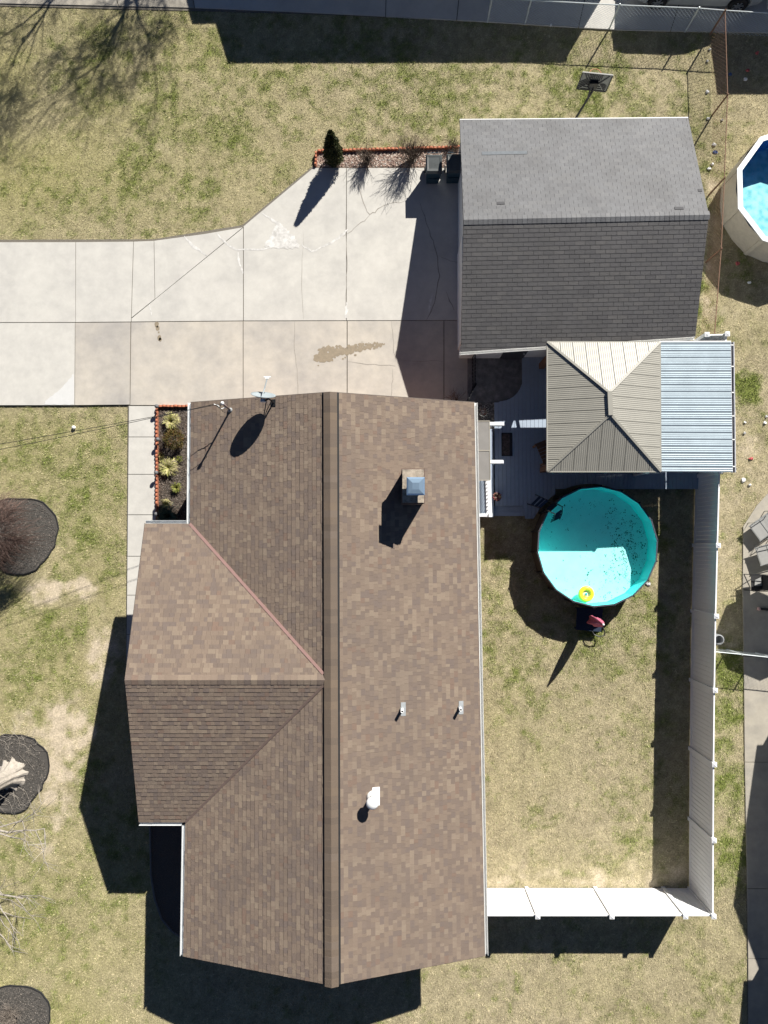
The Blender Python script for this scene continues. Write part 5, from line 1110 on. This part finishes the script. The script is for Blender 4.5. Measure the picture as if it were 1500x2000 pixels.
def bare_tree(name, label, base, h, r0, spread, m, seed, depth=5, lean=Vector((0,0,0)), flare=1.0, group=None, clear=.35, bias=Vector((0,0,0)), twr=.006):
    t = thing(name, label, 'tree', base, group); random.seed(seed); tr = MB(); cr = MB()
    def grow(p, d, L, r, k):
        pts = [p]; dd = d.copy(); n = 4
        for i in range(n):
            dd = (dd+Vector((random.gauss(0,.13),random.gauss(0,.13),random.gauss(.02,.08)))+bias*.06).normalized(); pts.append(pts[-1]+dd*L/n)
        (tr if k >= depth-1 else cr).tube(pts, [max(r*(1-.14*i), twr*.7) for i in range(n+1)], 8 if k >= depth-1 else (5 if k > 1 else 3), False)
        if k > 0:
            for j in range(random.choice([3,3,4])):
                q = pts[random.choice([2,3,4,4])]; nd = (dd*.8+Vector((random.gauss(0,spread),random.gauss(0,spread),random.gauss(.1,.25)))+bias*.25).normalized(); grow(q, nd, L*random.uniform(.58,.82), max(r*random.uniform(.45,.6), twr), k-1)
    p = [base-Vector((0,0,.1)), base+lean*.3+Vector((0,0,h*clear*.35)), base+lean+Vector((0,0,h*clear))]
    n = 44; vs = []; fs = []; prof = [(1.9*flare,-.05),(1.45*flare,.12),(1.12,.45),(1.0,.9),(.95,h*clear*.6),(.85,h*clear)]
    for rr_, z in prof:
        f_ = z/(h*clear); off = lean*max(f_,0)**1.3
        for k in range(n):
            a_ = 6.2832*k/n; fl = 1+.26*max(0,rr_-1.0)*(abs(math.sin(a_*4.5+seed))-.5)+.08*max(0,rr_-1)*math.sin(a_*13)+.05*math.sin(a_*9); q = r0*rr_*fl; vs.append(base+off+Vector((q*math.cos(a_),q*math.sin(a_),z)))
    for i in range(len(prof)-1):
        for k in range(n): fs.append((i*n+k,i*n+(k+1)%n,(i+1)*n+(k+1)%n,(i+1)*n+k))
    tr.add(vs, fs)
    for j in range(5):
        a_ = 6.2832*j/5+random.uniform(-.4,.4); grow(p[2]-Vector((0,0,.15*j)), (Vector((math.cos(a_)*spread*1.5,math.sin(a_)*spread*1.5,.9))+bias*.5).normalized(), h*.28, r0*.5, depth)
    tr.build('trunk', m, t); cr.build('crown', m, t); return t
bare_tree('shade_tree', 'large bare tree with pale flared trunk in a mulch ring', P(24,1512), 8.5, .27, .62, M_PALEBARK, 14, depth=4, lean=Vector((-.3,-.1,0)), flare=1.15, bias=Vector((.3,-.1,0)), twr=.005)
bare_tree('verge_tree', 'tall bare tree beyond the top lawn casting branch shadows', P(372,-330), 9.5, .17, .62, M_BARK, 9, depth=6, flare=1.0, bias=Vector((-.1,0,0)))
t = thing('tangled_bush', 'tangled grey brown bare bush in a round mulch ring', 'shrub', P(20,1992)); twig_shrub(P(22,1985,.02), 1.0, 1.7, 110, mat('grey_twig', (.24,.205,.175), rough=.9, var=.3, scale=9), t, 31, rr=.0065)
t = thing('twig_pile', 'dry twigs lying in the mulch beside the pale trunk', 'twigs', P(30,1455)); b = MB(); random.seed(4)
for i in range(70):
    q = P(random.uniform(-10,65), random.uniform(1432,1470) if i < 45 else random.uniform(1555,1585), .05); a_ = random.uniform(0,6.283); L = random.uniform(.2,.7); b.tube([q, q+Vector((math.cos(a_)*L*.5,math.sin(a_)*L*.5,.04)), q+Vector((math.cos(a_+.4)*L,math.sin(a_+.4)*L,.02))], .004, 3, False)
b.build('twigs', M_PALEBARK, t)
# ------------------------------------------------------------------ next yard: loungers, chair, litter
def lounger(px, py, ang, lb, back=.5):
    c_ = P(px,py,.035); t = thing('patio_lounger', lb, 'lounger', c_, 'patio loungers'); R_ = Matrix.Rotation(ang,3,'Z')
    def q(x,y,z): return c_+R_@Vector((x,y,z))
    for s in (-1,1):
        MB().tube([q(-.75,s*.33,.33),q(.35,s*.33,.36),q(.95,s*.33,.36+back)], .018, 6).build('side_rail', M_ALU, t)
        MB().tube([q(-.55,s*.36,0),q(-.55,s*.36,.52),q(.15,s*.36,.56),q(.2,s*.36,0)], .016, 6).build('arm', M_ALU, t)
    b = MB(); L = [(-.70,.325),(-.2,.315),(.33,.345),(.92,.345+back)]; vs = []
    for x_,z_ in L: vs += [q(x_,-.32,z_),q(x_,.32,z_)]
    b.add(vs+[v-Vector((0,0,.012)) for v in vs], [(2*i,2*i+1,2*i+3,2*i+2) for i in range(3)]+[(8+2*i,8+2*i+2,8+2*i+3,8+2*i+1) for i in range(3)]); b.build('sling', M_MESHF, t)
    for x_ in (-.72,-.3,.35): MB().tube([q(x_,-.33,.32),q(x_,.33,.32)], .014, 6).build('cross_bar', M_ALU, t)
lounger(1496, 1020, .62, 'grey sling patio lounger with raised back, set along the patio edge', .45)
lounger(1508, 1076, .3, 'grey sling patio lounger pulled up close behind the other', .6)
c_ = P(1468, 1137, .035); t = thing('folding_chair', 'black folding camp chair at the shade edge of the next patio', 'chair', c_)
for s in (-1,1):
    MB().tube([c_+Vector((-.28,s*.29,0)),c_+Vector((.25,s*.29,.42)),c_+Vector((.34,s*.29,.85))], .014, 6).build('frame', M_DARK, t); MB().tube([c_+Vector((.28,s*.29,0)),c_+Vector((-.24,s*.29,.42)),c_+Vector((-.26,s*.29,.62)),c_+Vector((.3,s*.29,.63))], .014, 6).build('arm', M_DARK, t)
b = MB(); b.add([c_+Vector(q) for q in ((-.24,-.27,.42),(-.24,.27,.42),(.2,.27,.36),(.2,-.27,.36),(.34,.27,.85),(.34,-.27,.85))], [(0,1,2,3),(3,2,4,5)]); b.build('seat', M_RUBBER, t)
b = MB(); b.add([c_+Vector(q) for q in ((-.12,-.12,.44),(-.1,.1,.44),(.12,.2,.42),(.16,-.1,.42))], [(0,1,2,3)]); b.build('seat_pad', M_MESHF, t)
c_ = P(1480, 1189, .035); t = thing('garden_mallet', 'dark garden tool lying in shade on the patio, pinkish round end', 'tool', c_)
MB().tube([c_+Vector((.05,-.0,.05)), c_+Vector((.9,-.06,.05))], .045, 8).build('handle', M_RUBBER, t); MB().ball(c_+Vector((0,0,.07)), .07, 8).build('head', mat('dusty_pink', (.45,.3,.28)), t, True)
tag(MB().lathe(P(1396,1247,0), [(.16,-.02),(.19,.04),(.19,.34),(.15,.36),(.14,.1),(.01,.1)], 16).build('garden_pot', mat('grey_pot', (.22,.23,.24)), None), 'grey garden pot behind the white fence near the low chain-link', 'pot')
random.seed(77)
LIT = [(1385,330,M_LITTER),(1394,283,M_LITTER),(1397,297,M_LITB),(1391,321,M_LITTER),(1383,232,M_LITTER),(1410,235,M_LITTER),(1381,180,M_LITTER),(1076,50,M_LITTER),(1386,97,M_LITTER),(1381,120,M_LITTER),(1478,104,M_LITR),(1460,138,M_LITR),(1455,155,M_LITTER),(1426,145,M_LITB),
       (1440,515,M_LITR),(1463,552,M_LITTER),(1497,813,M_LITTER),(1494,826,M_LITTER),(1467,896,M_LITR),(1452,938,M_LITTER),(1464,947,M_LITTER),(1455,825,M_LITTER),(1454,846,M_LITTER),(1266,1140,M_LITTER)]
for i, (x, y, m) in enumerate(LIT):
    c_ = P(x,y,.0); b = MB(); n = 8; s_ = .05+.05*random.random(); s_ = .12 if i in (19,23) else s_
    vs = [c_+Vector((s_*math.cos(6.283*k/n)*random.uniform(.6,1.2), s_*math.sin(6.283*k/n)*random.uniform(.5,1.1), .012)) for k in range(n)]+[c_+Vector((s_*.6*math.cos(6.283*k/n), s_*.6*math.sin(6.283*k/n)*random.uniform(.5,1.1), .03+random.uniform(.0,.05))) for k in range(n)]
    b.add(vs, [(k,(k+1)%n,n+(k+1)%n,n+k) for k in range(n)]+[[n+k for k in range(n)]]); o_ = b.build('litter', m)
    kind = {M_LITTER.name:'crumpled white', M_LITB.name:'crumpled blue', M_LITR.name:'crumpled red'}[m.name]
    where = 'by the rusty fence' if y < 340 and x < 1400 else 'in the shaded corner behind the rusty fence' if y < 200 else 'beside the cream pool' if y < 600 else 'in the next yard beside the lean-to' if y < 1000 else 'beside the round pool wall'
    if i == 7: where = 'by the silver chain-link fence'
    tag(o_, kind+' litter on the grass '+where, 'litter', 'litter '+where)
# ------------------------------------------------------------------ grass blades over the lawn
def inside_any(X, Y):
    m_ = np.zeros(len(X), bool)
    for poly in EXCL:
        c_ = np.zeros(len(X), bool); n = len(poly)
        for i in range(n):
            x1, y1 = poly[i]; x2, y2 = poly[(i+1) % n]
            if y1 == y2: continue
            k = ((y1 > Y) != (y2 > Y)) & (X < (x2-x1)*(Y-y1)/(y2-y1)+x1); c_ ^= k
        m_ |= c_
    return m_
NBL = 1150000
X = rng.uniform(-15.2, 15.2, NBL); Y = rng.uniform(-18.8, 20.6, NBL)
keep = ~inside_any(X, Y); X = X[keep]; Y = Y[keep]
colr, gm, dm_ = ground_color(X, Y)
keep = rng.random(len(X)) < np.clip(1.0-dm_*.93, .03, 1); X, Y, colr, gm, dm_ = X[keep], Y[keep], colr[keep], gm[keep], dm_[keep]
n = len(X); ang = rng.uniform(0, 6.283, n); cl4 = vnoise(X*9, Y*9, 301)*.5+vnoise(X*19, Y*19, 302)*.5; L = rng.uniform(.022, .06, n)*(1+.5*gm)*(.55+.9*cl4); tilt = np.clip(rng.normal(.55, .3, n)+.25*gm, .06, 1.35); wd = rng.uniform(.004, .0085, n)*(1+.6*gm)
dx = np.cos(ang)*np.cos(tilt)*L; dy = np.sin(ang)*np.cos(tilt)*L; dz = np.sin(tilt)*L; sx_ = -np.sin(ang)*wd; sy_ = np.cos(ang)*wd
z0 = np.full(n, -.008)
co = np.stack([np.stack([X-sx_, Y-sy_, z0], -1), np.stack([X+sx_, Y+sy_, z0], -1), np.stack([X+dx, Y+dy, z0+dz+.006], -1)], 1).reshape(-1, 3)
isg = (rng.random(n) < gm*.8+.07)[:, None]
br = np.clip(.30+1.4*cl4, .35, 1.6)[:, None]; straw = np.array([.470,.405,.270])*rng.uniform(.5, 1.45, (n,1))*br; grn = np.array([.185,.230,.058])*rng.uniform(.55, 1.4, (n,1))*br
bc = np.where(isg, grn*.75+colr*.2, straw*.48+colr*.62*br)
me = bpy.data.meshes.new('grass'); me.vertices.add(3*n); me.vertices.foreach_set('co', co.astype(np.float32).ravel()); me.loops.add(3*n); me.loops.foreach_set('vertex_index', np.arange(3*n, dtype=np.int32)); me.polygons.add(n); me.polygons.foreach_set('loop_start', (np.arange(n)*3).astype(np.int32))
a = me.color_attributes.new('col', 'FLOAT_COLOR', 'POINT'); a.data.foreach_set('color', np.concatenate([np.repeat(bc, 3, 0), np.ones((3*n,1))], 1).astype(np.float32).ravel())
me.update(calc_edges=True); me.materials.append(mat('grass_blades', rough=.8, var=0, spec=.15, attr=True))
tag(link('grass', me), 'patchy dormant tan and green lawn grass', 'grass', kind='stuff')
